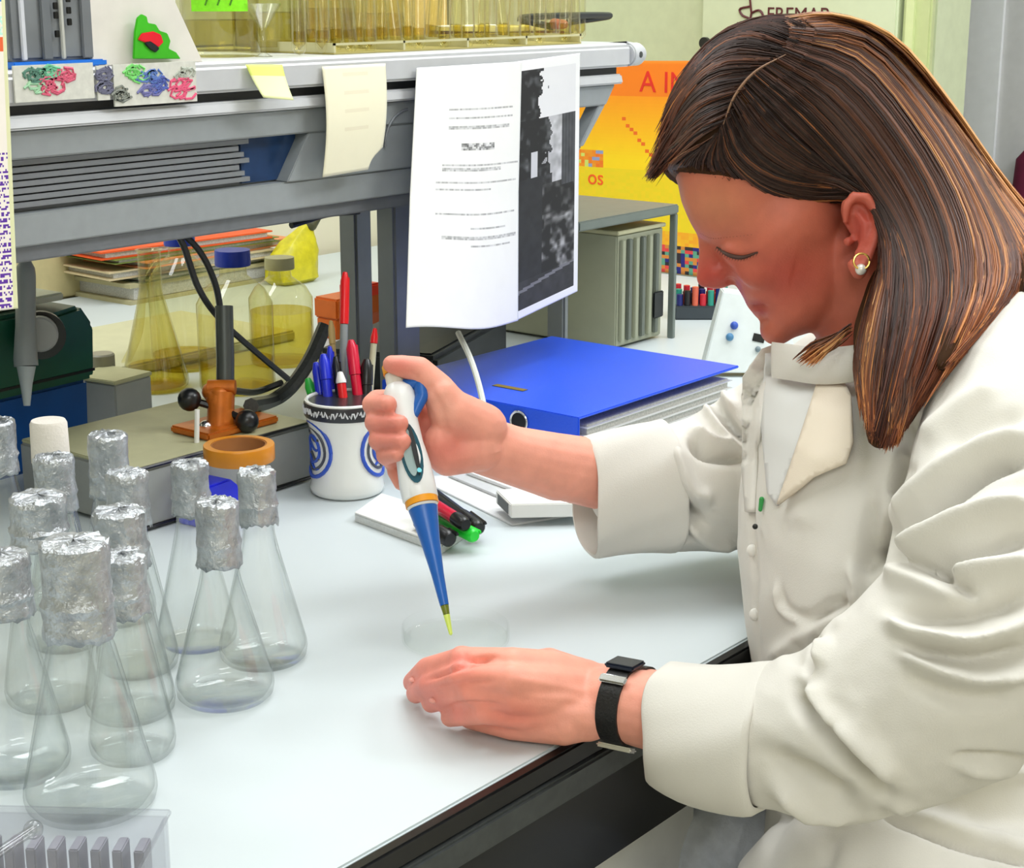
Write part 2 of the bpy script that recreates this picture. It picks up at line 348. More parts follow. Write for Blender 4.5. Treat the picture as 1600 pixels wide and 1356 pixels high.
# molecule strips on the shelf lip
def squig(cx, cy, r, y, n=7, seed=0):
    rr = random.Random(seed); out = []
    for k in range(n):
        a = rr.random() * 6.28; b0 = PY(cx + r * rr.uniform(-1, 1), cy + r * .7 * rr.uniform(-1, 1), y)
        pts = [b0 + Vector((.0045 * math.cos(a + t * 1.1) * (1 + .3 * t), 0, .0045 * math.sin(a + t * 1.1))) for t in range(5)]
        out.append(pts)
    return out
def strip(px0, px1, py0, py1, label, blobs):
    a = PY(px0, py0, 1.2475); c = PY(px1, py1, 1.2475)
    t = empty('molecule_strip', ((a.x + c.x) / 2, 1.2475, a.z), label, 'label')
    MB().box(a.x, c.x, 1.2472, 1.2492, c.z, a.z).obj('paper_strip', mat('strip_paper', 'dcdcd2', .6, var=.12, scale=150), t)
    for i, (cx, cy, r, col, n) in enumerate(blobs):
        mb = MB()
        for pts in squig(cx, cy, r, 1.2470, n, i * 7 + int(cx)): mb.tube(pts, .0013, 5)
        mb.obj('drawn_molecule', mat('ink_' + col, col, .6, var=.2, scale=300), t)
strip(20, 148, 103, 153, 'white strip with green and red molecule drawing at the shelf left end', [(58, 116, 10, '5b8a78', 7), (80, 112, 8, '72c49a', 6), (98, 117, 8, 'e0607e', 7), (82, 135, 12, 'e0607e', 9), (58, 135, 6, 'a8d8b0', 3)])
strip(150, 172, 103, 156, 'narrow strip with dark blue pattern on the shelf edge', [(161, 115, 6, '6f7088', 9), (163, 138, 6, '6f7088', 9)])
strip(176, 308, 101, 158, 'white strip with green blue and pink molecule drawing on the shelf', [(212, 115, 10, '7fdc74', 9), (232, 122, 10, '5f7fc4', 9), (252, 130, 12, '5566b8', 8), (236, 138, 9, '7878b0', 6), (284, 138, 14, 'ee5f86', 10), (290, 118, 9, 'b7bdb0', 6), (196, 145, 10, '8a8f86', 7)])
# tall paper hung at far left
lp = [PY(-60, -30, 1.236), PY(6, -30, 1.236), PY(28, 482, 1.205), PY(-60, 492, 1.205)]
def lcol(u, v):
    if u > .93: return (.88, .88, .70)
    if v < .06: return (.3, .5, .7) if .045 < v else (.95, .95, .95)
    if .17 < v < .21: return (.92, .40, .20)
    if .10 < v < .16 and rng.random() < .5: return (.75, .93, .88)
    if v > .52 and u > .45 and (int(v * 160) % 3 != 0) and rng.random() < .55: return (.36, .16, .62)
    return (.95, .92, .88)
s5 = sheet('hanging_list', lambda u, v: mixq(*lp, u, v), 36, 160, lcol, prt); tag(s5, 'tall paper list with purple writing hanging at the left end', 'paper')

# ================================================================ GLASSWARE
GL = glass('clear_glass'); FOILS = mat('aluminium_foil', 'c2c6ca', 0.33, 0.75, var=0.3, scale=120, bump=0.9, bscale=300)
CREAMC = mat('cream_cap', 'eae3d8', 0.8, var=.05, bump=.3, bscale=400)
def flask_prof(R, H, rn):
    zb = H * .62; o = [(0, .0), (R * .86, 0), (R * .97, .004), (R, .010), (R * .985, .016), (rn * 1.25, zb), (rn * 1.04, zb + .012), (rn, zb + .02), (rn, H - .004), (rn * 1.18, H - .001), (rn * 1.18, H)]
    i = [(rn * .9, H), (rn * .88, zb + .02), (rn * 1.1, zb), (R * .955, .018), (R * .96, .011), (R * .84, .0035), (0, .003)]
    return o + i
def foil_mesh(rn, H, L, seed, skirt=1.35):
    rr = np.random.default_rng(seed); n = 40; m = 14; mb = MB(); secs = []
    prof = []
    for i in range(m + 1):
        t = i / m
        if t < .22: prof.append((rn * 1.22 * math.sin(t / .22 * math.pi / 2) ** .7 + .0001, H + .007 - .003 * (t / .22) ** 3))
        else:
            s = (t - .22) / .78; r = rn * (1.27 - .06 * math.sin(s * 3) + (.13 * max(0, 1 - abs(s - .62) / .09)) + (skirt - 1.2) * max(0, s - .6)); prof.append((r, H + .004 - s * L))
    ph = rr.random((6, 2)) * 6.28; vs = []; 
    for i, (r, z) in enumerate(prof):
        for k in range(n):
            a = 2 * math.pi * k / n; cr_ = sum(math.sin(a * (3 + 2 * q) + ph[q, 0] + i * (.35 + .2 * q)) for q in range(6)) / 6
            d = 1 + (.045 * cr_ + .018 * rr.standard_normal()) * (i > 0); vs.append((r * d * math.cos(a), r * d * math.sin(a), z + (.0010 * rr.standard_normal() if i in (m,) else .0006 * rr.standard_normal()) + (.0012 * cr_ if i < 4 else 0)))
    fs = [(i * n + k, i * n + (k + 1) % n, (i + 1) * n + (k + 1) % n, (i + 1) * n + k) for i in range(m) for k in range(n)]
    mb.add(vs, fs); return mb
def flask(px, py, R, H, rn, label, seed, cap='foil', L=.032, group='foil capped conical flasks on the bench'):
    top = PB(px, py, H); e = empty('conical_flask', (top.x, top.y, BZ + .0006), label, 'flask', group, rz=seed * 1.3)
    mb = MB(); mb.lathe(flask_prof(R, H, rn), 40); local('glass_body', mb, GL, e, ang=60)
    if cap == 'foil':
        c = foil_mesh(rn, H, L, seed); o = local('foil_cap', c, FOILS, e, ang=28)
        sd = o.modifiers.new('thickness', 'SOLIDIFY'); sd.thickness = .0004
    else:
        local('paper_cap', MB().lathe([(0, H + .006), (rn * 1.1, H + .006), (rn * 1.22, H + .003), (rn * 1.25, H - .02), (rn * 1.27, H - L), (rn * 1.2, H - L)][::-1], 28), CREAMC, e)
    return e
flask(401, 747, 0.035, 0.15, 0.012, 'foil capped conical flask standing alone at the right of the group', 1, L=.040)
flask(339, 797, 0.037, 0.1475, 0.0128, 'foil capped flask in front, second from the right, base clear on the bench', 2, L=.046)
flask(296, 735, 0.032, 0.1464, 0.012, 'foil capped flask behind, right of the flask with the ribbed foil', 3, L=.040)
flask(168, 690, 0.032, 0.155, 0.0132, 'foil capped flask farthest back, beside the flask with the cream cap', 4, L=.050)
flask(198, 750, 0.032, 0.1541, 0.013, 'foil capped flask in the middle row behind the two front ones', 5, L=.040)
flask(76, 668, 0.03, 0.1577, 0.0128, 'conical flask closed with a smooth cream paper cap at the back', 6, cap='paper', L=.030)
flask(84, 725, 0.031, 0.1519, 0.013, 'foil capped flask directly in front of the cream capped one', 7, L=.042)
flask(-6, 668, 0.03, 0.15, 0.013, 'foil capped flask cut by the left border at the back', 8, L=.045)
flask(59, 788, 0.034, 0.1538, 0.0165, 'wide necked foil capped flask behind the largest flask', 9, L=.036)
flask(186, 810, 0.033, 0.1501, 0.0155, 'foil capped flask right behind the largest flask', 10, L=.040)
flask(116, 861, 0.043, 0.175, 0.0175, 'largest foil capped flask at the front of the group', 11, L=.060)
flask(190, 880, 0.03, 0.14, 0.0135, 'foil capped flask squeezed to the right of the largest flask', 12, L=.040)
flask(2, 880, 0.036, 0.1498, 0.015, 'foil capped flask at the left border in the front row', 13, L=.04)

# tip rack, bottom left
rk = PB(262, 1356, .06); fr_ = empty('tip_rack', (0, 0, BZ), 'clear plastic rack with slotted side at the front corner of the bench', 'rack')
a = PB(262, 1275, .055); RM = Matrix.Translation((a.x, a.y, BZ)) @ Matrix.Rotation(math.radians(-3) + AZ - math.pi / 2, 4, 'Z')
fr_.matrix_world = RM
plast = glass('clear_plastic', (.95, .95, .965), (.7, .7, .73), .7, .25)
RW, RD, RH = .150, .09, .055
mb = MB(); mb.box(-RW, 0, -RD, -.0, 0, .002)
for (x0, x1, y0, y1) in ((-RW, 0, -RD, -RD + .002), (-RW, 0, -.002, 0), (-RW, -RW + .002, -RD + .002, -.002), (-.002, 0, -RD + .002, -.002)): mb.box(x0, x1, y0, y1, .002, RH)
local('tray', mb, plast, fr_); local('lid', MB().box(-RW - .002, .002, -RD - .002, .002, RH + .0003, RH + .004), plast, fr_, bevel=.001)
gm = mat('grey_tip_grid', 'a2a3ac', .5); 
for k in range(11):
    x = -.012 - k * .0125; local('grid_rib', MB().box(x - .003, x + .003, -.022, -.005, .012, .044), gm, fr_, bevel=.0008)
p0 = fr_.matrix_world @ Vector((-.118, -.060, RH + .0062)); p1 = fr_.matrix_world @ Vector((-.200, -.150, .02))
pp = [PB(-30, 1350, .068), PB(52, 1296, .068)]
rod = MB(); rod.tube([pp[0], pp[1]], .0030, 10); rod.ball(pp[1], .0055); ro = rod.obj('glass_rod', glass('rod_glass', (.9, .9, .9), (.4, .42, .42)))
tag(ro, 'thin glass rod with a round end lying on the clear rack', 'rod')
# ================================================================ MUG AND PENS
mp = PB(543, 768, 0.0); mug = empty('mug', (mp.x, mp.y, BZ), 'white ceramic pen mug with dark patterned rim band and blue motifs', 'mug')
cer = mat('white_ceramic', 'eceee9', 0.18, var=.02, coat=.4); Rm = .0425; Hm = .103
local('mug_body', MB().lathe([(0, 0), (.034, 0), (.038, .003), (.0395, .008), (.0375, .018), (.036, .045), (.037, .068), (.0415, .083), (Rm, .089), (Rm, Hm - .001), (Rm - .0015, Hm), (Rm - .004, Hm - .001), (Rm - .0045, .086), (.033, .065), (.033, .006), (0, .006)], 48), cer, mug)
local('rim_band', MB().lathe([(Rm + .0002, .0855), (Rm + .0007, .0865), (Rm + .0007, .0995), (Rm + .0002, .1005)], 48), mat('band_dark', '2d2f33', .3, var=.2), mug)
band = MB()
for k in range(26):
    a = 2 * math.pi * k / 26; pts = []
    for t in range(7):
        q = a + (t - 3) * .034; r = Rm + .0011; pts.append((r * math.cos(q), r * math.sin(q), .0932 + .0034 * math.sin(t * 1.9 + (k % 2) * 3.1)))
    band.tube(pts, .0009, 5)
local('band_pattern', band, mat('band_light', 'd8dadc', .3), mug)['kind'] = 'stuff'
bl = mat('motif_blue', '2f55c0', .25); bk = mat('motif_grey', '4b4f58', .3)
def onmug(q, z): 
    zz = [(0, .034), (.018, .0378), (.045, .0363), (.075, .0373), (.092, .0418)]; r = np.interp(z, [p[0] for p in zz], [p[1] for p in zz]) + .0004; return (r * math.cos(q), r * math.sin(q), z)
tocam = math.atan2(-mp.y, -mp.x)
for sgn in (-1, 1):
    qc = tocam + sgn * 1.22
    for j, (rr_, m_, wd) in enumerate(((.030, bl, .0022), (.022, bk, .0016), (.014, bl, .0018))):
        pts = [onmug(qc + rr_ * .95 * math.cos(t) / .037, .052 + rr_ * 1.0 * math.sin(t)) for t in np.linspace(0, 2 * math.pi, 30)]
        local('painted_motif', MB().tube(pts, wd, 6), m_, mug)
    for j in range(4):
        pts = [onmug(qc + (-.012 + t * .004) / .037, .034 + j * .010 + .003 * math.sin(t)) for t in range(7)]
        local('painted_motif', MB().tube(pts, .0014, 6), (bl, bk)[j % 2], mug)
def pen(name, label, bx, by, tx, ty, d, rad, body, capc, capf, clip=True, tipr=.6):
    """pen standing in the mug: bottom and top given by sight lines at depth d"""
    a = P(bx, by, d); c = P(tx, ty, d + .004); L = (c - a).length; ax = (c - a).normalized()
    e = empty(name, a, label, 'pen', 'pens in the mug'); q = Vector((0, 0, 1)).rotation_difference(ax)
    e.rotation_mode = 'XYZ'; e.rotation_euler = q.to_euler()
    k = L * (1 - capf)
    local('barrel', MB().lathe([(0, 0), (rad * .5, .001), (rad, .008), (rad, k), (0, k)], 14), body, e)
    local('cap', MB().lathe([(0, k), (rad * 1.15, k + .0005), (rad * 1.15, L - .01), (rad * tipr, L - .001), (0, L)], 14), capc, e)
    if clip: local('clip', MB().box(rad * 1.1, rad * 1.5, -.0015, .0015, k + .004, L - .006), capc, e, bevel=.0004)
dm = proj(mp)[2]
red = mat('red_plastic', 'e0141c', .3); blu = mat('blue_plastic', '1c2fd0', .3); blk = mat('black_plastic', '101214', .3); grn = mat('green_plastic', '2fb545', .3); gry = mat('grey_plastic', '8b9294', .35); wht = mat('white_plastic', 'f2f2ee', .3); org = mat('orange_plastic', 'e8741c', .35); crim = mat('crimson_plastic', 'd4123a', .3)
pen('red_pen', 'tall grey pen with long red cap rising highest from the mug', 534, 700, 539, 424, dm + .012, .0042, gry, red, .30)
pen('crimson_marker', 'crimson marker leaning left beside the tall red pen', 568, 690, 548, 530, dm - .004, .0055, crim, crim, .35)
pen('blue_pen', 'short blue pen at the left side of the mug', 512, 690, 493, 565, dm - .002, .0045, blu, blu, .4)
pen('blue_marker', 'blue pen with rounded top second from the left in the mug', 520, 690, 505, 552, dm - .012, .0052, blu, blu, .3)
pen('blue_pen', 'thin blue pen standing behind the two front blue ones', 524, 690, 515, 540, dm + .010, .0035, blu, blu, .3)
pen('black_pen', 'black pen leaning in the middle of the mug', 538, 700, 524, 556, dm - .006, .0040, blk, blk, .3)
pen('red_white_pen', 'red pen with white tip in the front of the mug', 546, 700, 531, 580, dm - .018, .0048, red, wht, .16, clip=False)
pen('black_marker', 'thick black marker at the right side of the mug', 571, 700, 573, 560, dm + .0, .0060, blk, blk, .3)
pen('glass_pipette_red', 'thin clear pipette with red bulb behind the markers', 572, 690, 586, 512, dm + .02, .0035, mat('pale_plastic', 'c9c6a8', .4), red, .14, clip=False)
pen('brown_pen', 'pale brown pencil shaft standing behind the blue pens', 530, 690, 517, 500, dm + .02, .0032, mat('pencil_wood', 'b59a62', .5), mat('pencil_wood', ''), .2, clip=False)
pen('green_pen', 'green topped pen leaning over the left rim of the mug', 512, 690, 480, 590, dm + .012, .0050, grn, grn, .25)

# ================================================================ BINDER
A = PB(905, 652, .075); B2 = PB(1155, 571, .075); D = PB(690, 578, .075)
ux = (B2 - A); ux.z = 0; Lx = ux.length; ux.normalize(); uy = Vector((-ux.y, ux.x, 0)); 
if uy.dot(D - A) < 0: uy = -uy
Ly = .285
bi = empty('ring_binder', (A.x, A.y, BZ), 'large bright blue lever arch binder lying flat behind the woman\'s arm', 'binder')
bluc = mat('binder_blue', '1f55e6', .32, var=.05, scale=12, bump=.15, bscale=600)
def bb(name, x0, x1, y0, y1, z0, z1, m, bev=.001):
    M = Matrix(((ux.x, uy.x, 0, 0), (ux.y, uy.y, 0, 0), (0, 0, 1, 0), (0, 0, 0, 1)))
    return local(name, MB().box(x0, x1, y0, y1, z0, z1, M), m, bi, bevel=bev)
bb('cover', 0, Lx, 0, Ly, .072, .075, bluc); bb('cover', 0, Lx, 0, Ly, 0.0, .003, bluc); bb('spine', -.001, .002, 0, Ly, .0, .075, bluc)
# the spine is the side towards the mug; pages show on the near long side
bb('page_stack', .025, Lx - .012, .008, Ly - .01, .004, .060, mat('page_edges', 'c9c8c2', .8, var=.25, scale=400), .0005)
for k in range(6): bb('page_divider', .02, Lx - .008, .004, Ly - .012, .012 + k * .009, .0128 + k * .009, mat('divider_grey', '85878a' if k % 2 else 'dcdcda', .7), 0)
M3 = Matrix(((ux.x, uy.x, 0, 0), (ux.y, uy.y, 0, 0), (0, 0, 1, 0), (0, 0, 0, 1)))
RMx = M3 @ Matrix.Translation((-.0018, .080, .058)) @ Matrix.Rotation(-math.pi / 2, 4, 'Y')
local('finger_ring', MB().lathe([(.0100, 0), (.0122, 0), (.0126, .0012), (.0118, .002), (.0100, .0012)], 28, RMx, closed=True), mat('chrome', 'cfcfcf', .2, 1), bi)
local('finger_hole', MB().lathe([(0, .0006), (.0101, .0006), (.0101, -.0005), (0, -.0005)], 24, RMx), blk, bi)
bb('rivet_plate', .055, .065, .12, .165, .0752, .0757, mat('brass_plate', 'b99a4c', .35, .8), .0003)
# dark device under the sheets
p = PB(700, 600, 0); dv = empty('dark_device', (p.x, p.y, BZ), 'dark charcoal device lying behind the thumb and binder', 'device')
M = Matrix.Rotation(math.radians(20), 4, 'Z')
local('casing', MB().box(-.07, .22, -.01, .16, 0, .052, M), mat('charcoal', '34383c', .5, var=.2), dv, bevel=.006); local('panel', MB().box(-.06, .21, 0, .03, .0522, .054, M), dark, dv, bevel=.001)
local('button', MB().box(-.05, -.03, .05, .07, .0522, .056, M), gry, dv, bevel=.001)
# white cable in front of it
cb = MB(); pts = spline([P(716, 520, 1.93), P(735, 560, 1.89), P(748, 600, 1.85), P(757, 640, 1.80), P(762, 668, 1.77)], 14)
cb.tube(pts, .0035, 8); tag(cb.obj('white_cable', mat('cable_white', 'd6d8d0', .4)), 'white cable hanging down in front of the blue binder', 'cable')

# ================================================================ NOTEPAD, LOOSE PENS, PAPERS
q = [PB(554, 800, .010), PB(596, 770, .010), PB(742, 815, .010), PB(690, 850, .010)]
nb = empty('notepad', (q[0].x, q[0].y, BZ), 'small white notepad lying under the loose markers', 'notepad')
def slab(quad, z0, z1): return MB().prism([Vector((v.x, v.y, z0)) for v in quad], (0, 0, z1 - z0))
o = slab(q, BZ, BZ + .008).obj('page_block', mat('pad_pages', 'dfe2e0', .7, var=.1, scale=300), nb, bevel=.0006); o = slab(q, BZ + .0082, BZ + .0098).obj('top_page', white, nb, bevel=.0004)
def lying(name, label, x0, y0, x1, y1, h, rad, body, cap, cf):
    a = PB(x0, y0, h); c = PB(x1, y1, h); L = (c - a).length; ax = (c - a).normalized()
    e = empty(name, a, label, 'pen'); e['group'] = 'loose markers by the notepad'; e.rotation_euler = Vector((0, 0, 1)).rotation_difference(ax).to_euler(); k = L * (1 - cf)
    local('barrel', MB().lathe([(0, 0), (rad, .001), (rad, k), (0, k)], 16), body, e)
    local('cap', MB().lathe([(0, k), (rad * 1.12, k), (rad * 1.12, L - .003), (rad * .8, L), (0, L)], 16), cap, e)
    local('clip', MB().box(rad * 1.1, rad * 1.45, -.0016, .0016, k + .003, L - .002), cap, e, bevel=.0003)
lying('green_marker', 'green marker with bright green cap lying nearest on the notepad', 662, 798, 742, 838, .0175, .0062, grn, mat('bright_green', '22d43a', .3), .32)
lying('red_marker', 'dark marker with red barrel lying between green and black ones', 668, 782, 728, 820, .029, .0062, crim, blk, .25)
lying('black_marker', 'black marker lying farthest back in the small pile', 672, 768, 749, 826, .0165, .0066, blk, blk, .32)
lying('black_marker', 'thick black marker lying in front of the green one', 655, 815, 704, 843, .0165, .0072, blk, blk, .35)
# loose papers and card box right of them
t = empty('paper_pile', (PB(760, 780).x, PB(760, 780).y, BZ), 'loose white papers piled under the forearm', 'papers')
for i, (qq, h0, h1, c) in enumerate((([(650, 748), (760, 740), (905, 805), (800, 822)], 0, .002, 'eceded'), ([(700, 745), (820, 745), (930, 790), (830, 800)], .0024, .005, 'd4d6d6'), ([(720, 738), (860, 742), (960, 770), (860, 790)], .0054, .009, 'f4f4f4'))):
    slab([PB(x, y, h0) for x, y in qq], BZ + h0, BZ + h1).obj('paper_sheet', mat('paper_%d' % i, c, .7), t, bevel=.0004)
qq = [PB(798, 806, .012), PB(775, 783, .012), PB(900, 770, .012), PB(945, 803, .012)]
t = empty('card_box', (qq[0].x, qq[0].y, BZ), 'flat white carton box with dark open end lying near the sleeve', 'box')
slab(qq, BZ + .0095, BZ + .024).obj('carton', white, t, bevel=.001)
m_ = [qq[0] + (qq[1] - qq[0]) * .15, qq[0] + (qq[1] - qq[0]) * .85]
MB().prism([Vector((m_[0].x, m_[0].y, BZ + .0115)), Vector((m_[1].x, m_[1].y, BZ + .0115)), Vector((m_[1].x, m_[1].y, BZ + .022)), Vector((m_[0].x, m_[0].y, BZ + .022))], (qq[0] - qq[3]).normalized() * .0006).obj('open_end', mat('box_inside', '6e7274', .7), t)
# petri dish by the resting hand
pd = PB(712, 1000, 0); t = empty('petri_dish', (pd.x, pd.y, BZ + .0006), 'clear shallow petri dish under the pipette tip', 'dish')
pc = glass('dish_plastic', (.996, .999, .998), (.955, .97, .96), .8, .03, .25, .012)
local('dish_base', MB().lathe([(0, 0), (.043, 0), (.044, .001), (.044, .013), (.043, .013), (.0425, .0012), (0, .0011)], 48), pc, t)
local('liquid', MB().lathe([(0, .0014), (.0424, .0014), (.0424, .004), (0, .0041)], 40), glass('dish_liquid', (.998, 1, .996), (.985, .995, .975), .3, .03, .1, .004), t)

# ================================================================ LOW INSTRUMENT + STAND + CABLES
gx = PB(490, 742, .062); yi = 1.268; xr = PY(489, 700, yi).x; xl = PY(212, 760, yi).x; yo = 1.452
li = empty('flat_instrument', (xr, yi, BZ), 'low flat instrument box with beige top and grey front under the shelf', 'instrument')
MB().box(xl, xr, yi, yo, BZ + .004, BZ + .062).obj('housing', mat('instrument_grey', '969995', .5, var=.08), li, bevel=.002)
MB().box(xl + .001, xr - .002, yi + .001, yo - .002, BZ + .0622, BZ + .066).obj('top_plate', mat('instrument_beige', 'b5b48f', .45, var=.08), li, bevel=.001)
MB().tube([(xl, yi - .001, BZ + .065), (xr, yi - .001, BZ + .065), (xr, yi - .001, BZ + .004), (xl, yi - .001, BZ + .004)], .0018, 6).obj('seal', blk, li)
for x in (xl + .02, xr - .02): MB().lathe([(.008, 0), (.008, .0042), (0, .0042)], 12, Matrix.Translation((x, yi + .02, BZ))).obj('foot', blk, li)
HT = .0665
bp_ = PB(352, 668, HT); st = empty('clamp_stand', (bp_.x, bp_.y, BZ + HT), 'black stand rod with copper orange clamp and round black knobs', 'stand')
cop = mat('copper_clamp', 'c46a1c', .35, .35, var=.2, scale=80)
def pd_(px, py, dd=0): return P(px, py, proj(bp_)[2] + dd)
MB().box(bp_.x - .05, bp_.x + .05, bp_.y - .03, bp_.y + .03, BZ + HT + .0002, BZ + HT + .008).obj('base', cop, st, bevel=.002)
MB().tube([pd_(352, 655), pd_(352, 560), pd_(350, 478)], .0095, 14).obj('rod', mat('stand_rod', '4b504e', .35, .5), st)
MB().limb([pd_(330, 612, -.01), pd_(342, 622, -.012), pd_(350, 660, -.012)], [.010, .014, .013], 12).tube([pd_(325, 605, -.012), pd_(368, 605, -.012)], .008, 10).tube([pd_(346, 612, -.012), pd_(344, 668, -.012)], .014, 14).obj('clamp', cop, st)
for px, py in ((296, 624), (386, 658)):
    MB().ball(pd_(px, py, -.02), .0125).tube([pd_(px, py, -.02), pd_(348, 640, -.012)], .004, 8).obj('knob', blk, st)
MB().ball(pd_(322, 668, -.02), .008).obj('chrome_nut', mat('chrome', ''), st)
cabm = mat('cable_black', '26292a', .4)
def cable(name, label, pts, r, n=30, m=cabm): return tag(MB().tube(spline(pts, n), r, 8).obj(name, m), label, 'cable')
cable('black_cable', 'thin black cable looping down from the shelf to the hose', [PY(262, 352, 1.36), PY(285, 380, 1.36), PY(310, 450, 1.36), PY(345, 500, 1.36), PY(400, 550, 1.36), PY(450, 592, 1.36)], .0036)
cable('black_cable', 'second black cable running beside the first down to the rod', [PY(268, 350, 1.375), PY(310, 390, 1.375), PY(335, 440, 1.375), PY(345, 490, 1.375), PY(352, 560, 1.375)], .0036)
cable('black_hose', 'thick ribbed dark hose rising from the clamp towards the pens', [pd_(392, 634, .03), PY(425, 626, 1.41), PY(455, 604, 1.40), PY(485, 560, 1.40), PY(508, 508, 1.40)], .0085, m=mat('hose_dark', '3a3d3a', .4, var=.3, scale=300))
cable('black_cable', 'short black cable below the thick hose', [pd_(362, 610, .0), PY(400, 612, 1.42), PY(440, 598, 1.42)], .004)
cable('shelf_cable', 'black cable lying along the underside of the shelf', [PY(455, 352, 1.40), PY(480, 344, 1.40), PY(515, 334, 1.40), PY(560, 330, 1.40)], .004)
# copper thin stirring rod
tag(MB().tube([PB(307, 715, .050), P(308, 640, proj(PB(307, 715, .05))[2] - .01)], .0026, 8).obj('stirring_rod', wht), 'thin white rod standing in front of the clamp', 'rod')
# tape ring and blue block
p = PB(352, 806, 0.0); t = empty('blue_block', (p.x, p.y, BZ), 'bright blue plastic rack block standing behind the foil caps', 'block')
M = Matrix.Rotation(math.radians(5), 4, 'Z'); local('block_body', MB().prism([Vector(M @ Vector(v)) for v in ((-.045, -.008, 0), (.020, -.008, 0), (.016, -.008, .028), (.002, -.008, .040), (-.045, -.008, .040))], M @ Vector((0, .030, 0))), mat('deep_blue', '1622d8', .35, var=.08), t, bevel=.002)
for k in range(3): local('well', MB().lathe([(.0045, .0625), (.0045, .0637), (.003, .0637), (.003, .0625)], 12, Matrix.Translation((-.026 + k * .011, .000, 0)), closed=True), mat('deep_blue', ''), t)
p = PB(374, 715, HT + .002); t = empty('tape_ring', (p.x, p.y, BZ + HT), 'orange brown tape roll lying flat beside the stand', 'tape roll')
o = local('tape_roll', MB().lathe([(.0275, 0), (.0345, 0), (.035, .001), (.035, .015), (.0345, .016), (.0275, .016)], 40, closed=True), mat('orange_tape', 'd08312', .3, var=.15), t)
local('core', MB().lathe([(.0258, .0005), (.0273, .0005), (.0273, .0155), (.0258, .0155)], 40, closed=True), mat('tape_core', '9a5f28', .6), t)

# ================================================================ BOX AT LEFT WITH PIPETTE
p = PB(142, 712, 0); gb = empty('cool_box', (p.x, p.y, BZ), 'large box with dark green lid and deep blue body at the left', 'box')
M = Matrix.Rotation(math.radians(3), 4, 'Z'); gm_ = mat('box_green', '1a5a44', .35, var=.15, scale=20); bm_ = mat('box_blue', '144f94', .35, var=.15, scale=20)
local('body', MB().prism([M @ Vector(v) for v in ((-.34, 0, .0), (0, 0, .0), (.004, 0, .090), (-.34, 0, .090))], M @ Vector((0, .16, 0))), bm_, gb, bevel=.004)
local('lid', MB().prism([M @ Vector(v) for v in ((-.35, -.008, .0905), (.008, -.008, .0905), (.012, -.008, .150), (-.006, -.008, .176), (-.06, -.008, .170), (-.07, -.008, .180), (-.35, -.008, .180))], M @ Vector((0, .17, 0))), gm_, gb, bevel=.005)
local('lid_groove', MB().box(-.35, .006, -.0095, -.007, .100, .103, M), blk, gb)
local('tray', MB().box(-.16, -.014, .01, .13, .1812, .190, M), mat('pale_tray', 'd5dcc6', .4), gb, bevel=.002)
# hanging pipette in front of it
dh = proj(PY(40, 560, gb.location.y - .012))[2] - .055
def ph(px, py): return P(px, py, dh)
hp = empty('hanging_pipette', ph(40, 520), 'grey pipette hanging upright in front of the green box', 'pipette')
gp = mat('pipette_grey', '8d9497', .4, var=.05)
MB().tube([ph(40, 408), ph(40, 418), ph(40, 430), ph(40, 510), ph(40, 560), ph(41, 572)], [.006, .0095, .0105, .0105, .0125, .0125], 18).obj('handle', gp, hp)
MB().tube([ph(41, 572.5), ph(41, 600), ph(42, 634)], [.0100, .0065, .0035], 16).obj('shaft', mat('pipette_light', 'a4adb0', .4), hp)
MB().lathe([(0, 0), (.019, 0), (.019, .010), (.017, .012), (0, .012)], 28, Matrix.Translation(P(62, 520, dh + .035)) @ Matrix.Rotation(AZ - math.pi / 2 + .3, 4, 'Z') @ Matrix.Rotation(math.pi / 2, 4, 'X')).obj('holder_disc', mat('holder_light', 'a9adaf', .4), hp)
MB().lathe([(0, 0), (.026, 0), (.026, .008), (0, .008)], 28, Matrix.Translation(P(64, 522, dh + .048)) @ Matrix.Rotation(AZ - math.pi / 2 + .3, 4, 'Z') @ Matrix.Rotation(math.pi / 2, 4, 'X')).obj('holder_plate', blk, hp)
MB().box(-.004, .004, -.004, .06, -.003, .003, Matrix.Translation(P(60, 522, dh + .04))).obj('holder_arm', blk, hp)

# ================================================================ THINGS BEYOND THE SHELF
p = PB(205, 684, 0); t = empty('white_carton', (p.x, p.y, BZ), 'small grey white carton standing behind the flasks', 'carton')
M = Matrix.Rotation(math.radians(8), 4, 'Z'); local('carton_body', MB().box(-.022, .040, 0, .07, 0, .068, M), mat('carton_grey', 'b3b5ae', .6), t, bevel=.0015); local('carton_lid', MB().box(-.023, .041, -.001, .071, .0682, .073, M), mat('carton_cream', 'd9d6a8', .6), t, bevel=.001)
p = PB(165, 660, 0); t = empty('small_jar', (p.x, p.y, BZ), 'small cloudy glass jar with pale lid beside the carton', 'jar')
local('jar_body', MB().lathe([(0, 0), (.022, 0), (.024, .004), (.024, .045), (.014, .060), (.014, .066)], 28), mat('cloudy_glass', 'c3bf92', .25, var=.3, scale=60), t); local('jar_lid', MB().lathe([(.016, .0662), (.016, .085), (.014, .087), (0, .087)], 24), mat('jar_lid_grey', 'a9a590', .4), t)
yg = glass('amber_glass', (.94, .925, .76), (.62, .58, .34), .9); bcap = mat('blue_cap', '1a37b4', .4); yl = glass('yellow_liquid', (.96, .88, .40), (.88, .74, .22), .5)
